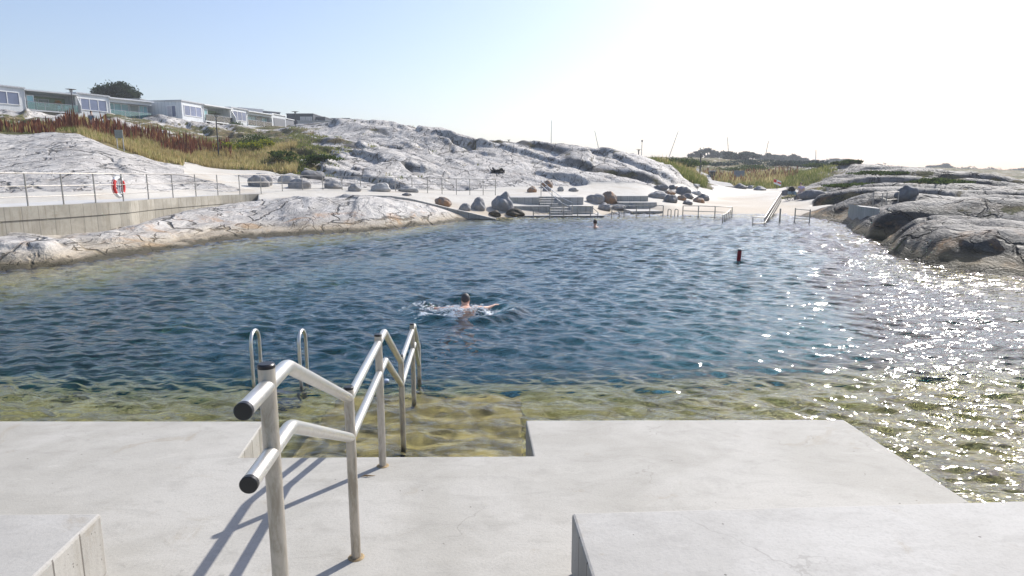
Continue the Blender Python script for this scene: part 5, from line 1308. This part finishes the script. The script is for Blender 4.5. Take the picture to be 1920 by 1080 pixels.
mb.tube([g(-.35, -.22, 1.02), g(-.35, .22, 1.02)], .02, 6); mb.build('frame', M['darkmetal'], pm)
mb = MB(); mb.prism([(Gp.x-.26, Gp.y-.2), (Gp.x+.32, Gp.y-.2), (Gp.x+.32, Gp.y+.2), (Gp.x-.26, Gp.y+.2)], [Gp.z+.50, Gp.z+.42, Gp.z+.42, Gp.z+.50], Gp.z+.72); mb.build('seat', M['bluecloth'], pm, bevel=.06)
hd = blob('hood', g(.0, 0, .86), (.29, .24, .24), M['blackcloth'], 33, parent=pm, rough=.04)
# walker on the ridge among the docks
Pw = hit(174.5, 249, 47); d = Pw.y; wk = empty('person', Pw, 'person in a grey-blue top and pink trousers walking behind the rust-red plants', 'person')
Pg = ground(Pw.x, d); Pw.z = Pg; wk.location = Pw; g = lambda x, y, z: Pw+Vector((x, y, z))
J = [(g(0, 0, .95), (.15, .12)), (g(0, 0, 1.2), .13), (g(0, 0, 1.42), (.17, .11)), (g(0, 0, 1.55), .055), (g(.02, 0, 1.66), .085), (g(.02, 0, 1.75), .07), (g(-.18, 0, 1.40), .055), (g(-.24, .05, 1.15), .042), (g(-.2, .1, .92), .034), (g(.18, 0, 1.40), .055), (g(.26, -.05, 1.16), .042), (g(.34, -.12, .98), .034),
     (g(-.08, 0, .9), .095), (g(-.14, 0, .48), .065), (g(-.26, 0, .08), .045), (g(.08, 0, .9), .095), (g(.16, 0, .48), .065), (g(.16, 0, .06), .045), (g(.28, 0, .04), .035), (g(-.16, 0, .04), .035)]
skinbody('body', J, [(0, 1), (1, 2), (2, 3), (3, 4), (4, 5), (2, 6), (6, 7), (7, 8), (2, 9), (9, 10), (10, 11), (0, 12), (12, 13), (13, 14), (0, 15), (15, 16), (16, 17), (17, 18), (14, 19)], M['skinpale'], wk)
skinbody('top', [(g(0, 0, .98), (.17, .14)), (g(0, 0, 1.2), .15), (g(0, 0, 1.43), (.185, .12)), (g(-.2, 0, 1.40), .068), (g(-.24, .05, 1.17), .055), (g(.2, 0, 1.40), .068), (g(.26, -.05, 1.18), .055)], [(0, 1), (1, 2), (2, 3), (3, 4), (2, 5), (5, 6)], M['bluecloth'], wk)
skinbody('trousers', [(g(0, 0, .92), (.165, .135)), (g(-.1, 0, .75), .10), (g(-.14, 0, .48), .08), (g(-.24, 0, .14), .065), (g(.1, 0, .75), .10), (g(.16, 0, .48), .08), (g(.16, 0, .14), .065)], [(0, 1), (1, 2), (2, 3), (0, 4), (4, 5), (5, 6)], M['pinkcloth'], wk)
head_bits(wk, g(.02, .0, 1.71), .098, None, (1, 0, 0), M['hairbrown'])
# ---------------------------------------------------------------- air, sky, sun, camera
HAZE = True
if HAZE:
    mb = MB(); mb.box((-900, -60, -7.2), (900, 2600, 60)); t = NT('haze_air')
    pv = t.n('ShaderNodeVolumePrincipled', Density=.0006, Anisotropy=.15); pv.inputs['Color'].default_value = (.93, .96, 1, 1)
    hz = mb.build('haze', t.out(None, pv.outputs[0])); tag(hz, kind='stuff')
SUN_E, SUN_A = 38.8, 40.4
w = bpy.data.worlds.new("World"); scene.world = w; w.use_nodes = True
nt = w.node_tree; sky = nt.nodes.new('ShaderNodeTexSky'); sky.sky_type = 'NISHITA'; sky.sun_disc = False
sky.sun_elevation = R(SUN_E); sky.sun_rotation = R(SUN_A); sky.air_density = 1.15; sky.dust_density = 1.5; sky.ozone_density = 3.5
bg = nt.nodes['Background']; tn = nt.nodes.new('ShaderNodeMix'); tn.data_type = 'RGBA'; tn.blend_type = 'MULTIPLY'; tn.inputs[0].default_value = 1; tn.inputs[7].default_value = (1.04, .965, .985, 1)
nt.links.new(sky.outputs[0], tn.inputs[6]); nt.links.new(tn.outputs[2], bg.inputs[0]); bg.inputs[1].default_value = .13
sl = bpy.data.lights.new('sun', 'SUN'); sl.energy = 4.8; sl.angle = R(.53); sl.color = (1, .965, .91)
so = bpy.data.objects.new('sun', sl); COL.objects.link(so)
so.rotation_euler = Vector((math.sin(R(SUN_A))*math.cos(R(SUN_E)), math.cos(R(SUN_A))*math.cos(R(SUN_E)), math.sin(R(SUN_E)))).to_track_quat('Z', 'Y').to_euler()
so.location = (20, 20, 30)
cd = bpy.data.cameras.new('camera'); cam = bpy.data.objects.new('camera', cd); COL.objects.link(cam)
cd.sensor_width = 36; cd.lens = F/1920*36; cd.clip_start = .05; cd.clip_end = 12000
cam.location = (0, 0, H); cam.rotation_euler = (R(90)-PIT, 0, 0); scene.camera = cam
scene.view_settings.view_transform = 'Standard'; scene.view_settings.look = 'None'; scene.view_settings.exposure = .43; scene.view_settings.gamma = 1
scene.cycles.transparent_max_bounces = 16; scene.cycles.max_bounces = 6; scene.cycles.volume_bounces = 0
scene.cycles.caustics_reflective = False; scene.cycles.caustics_refractive = True
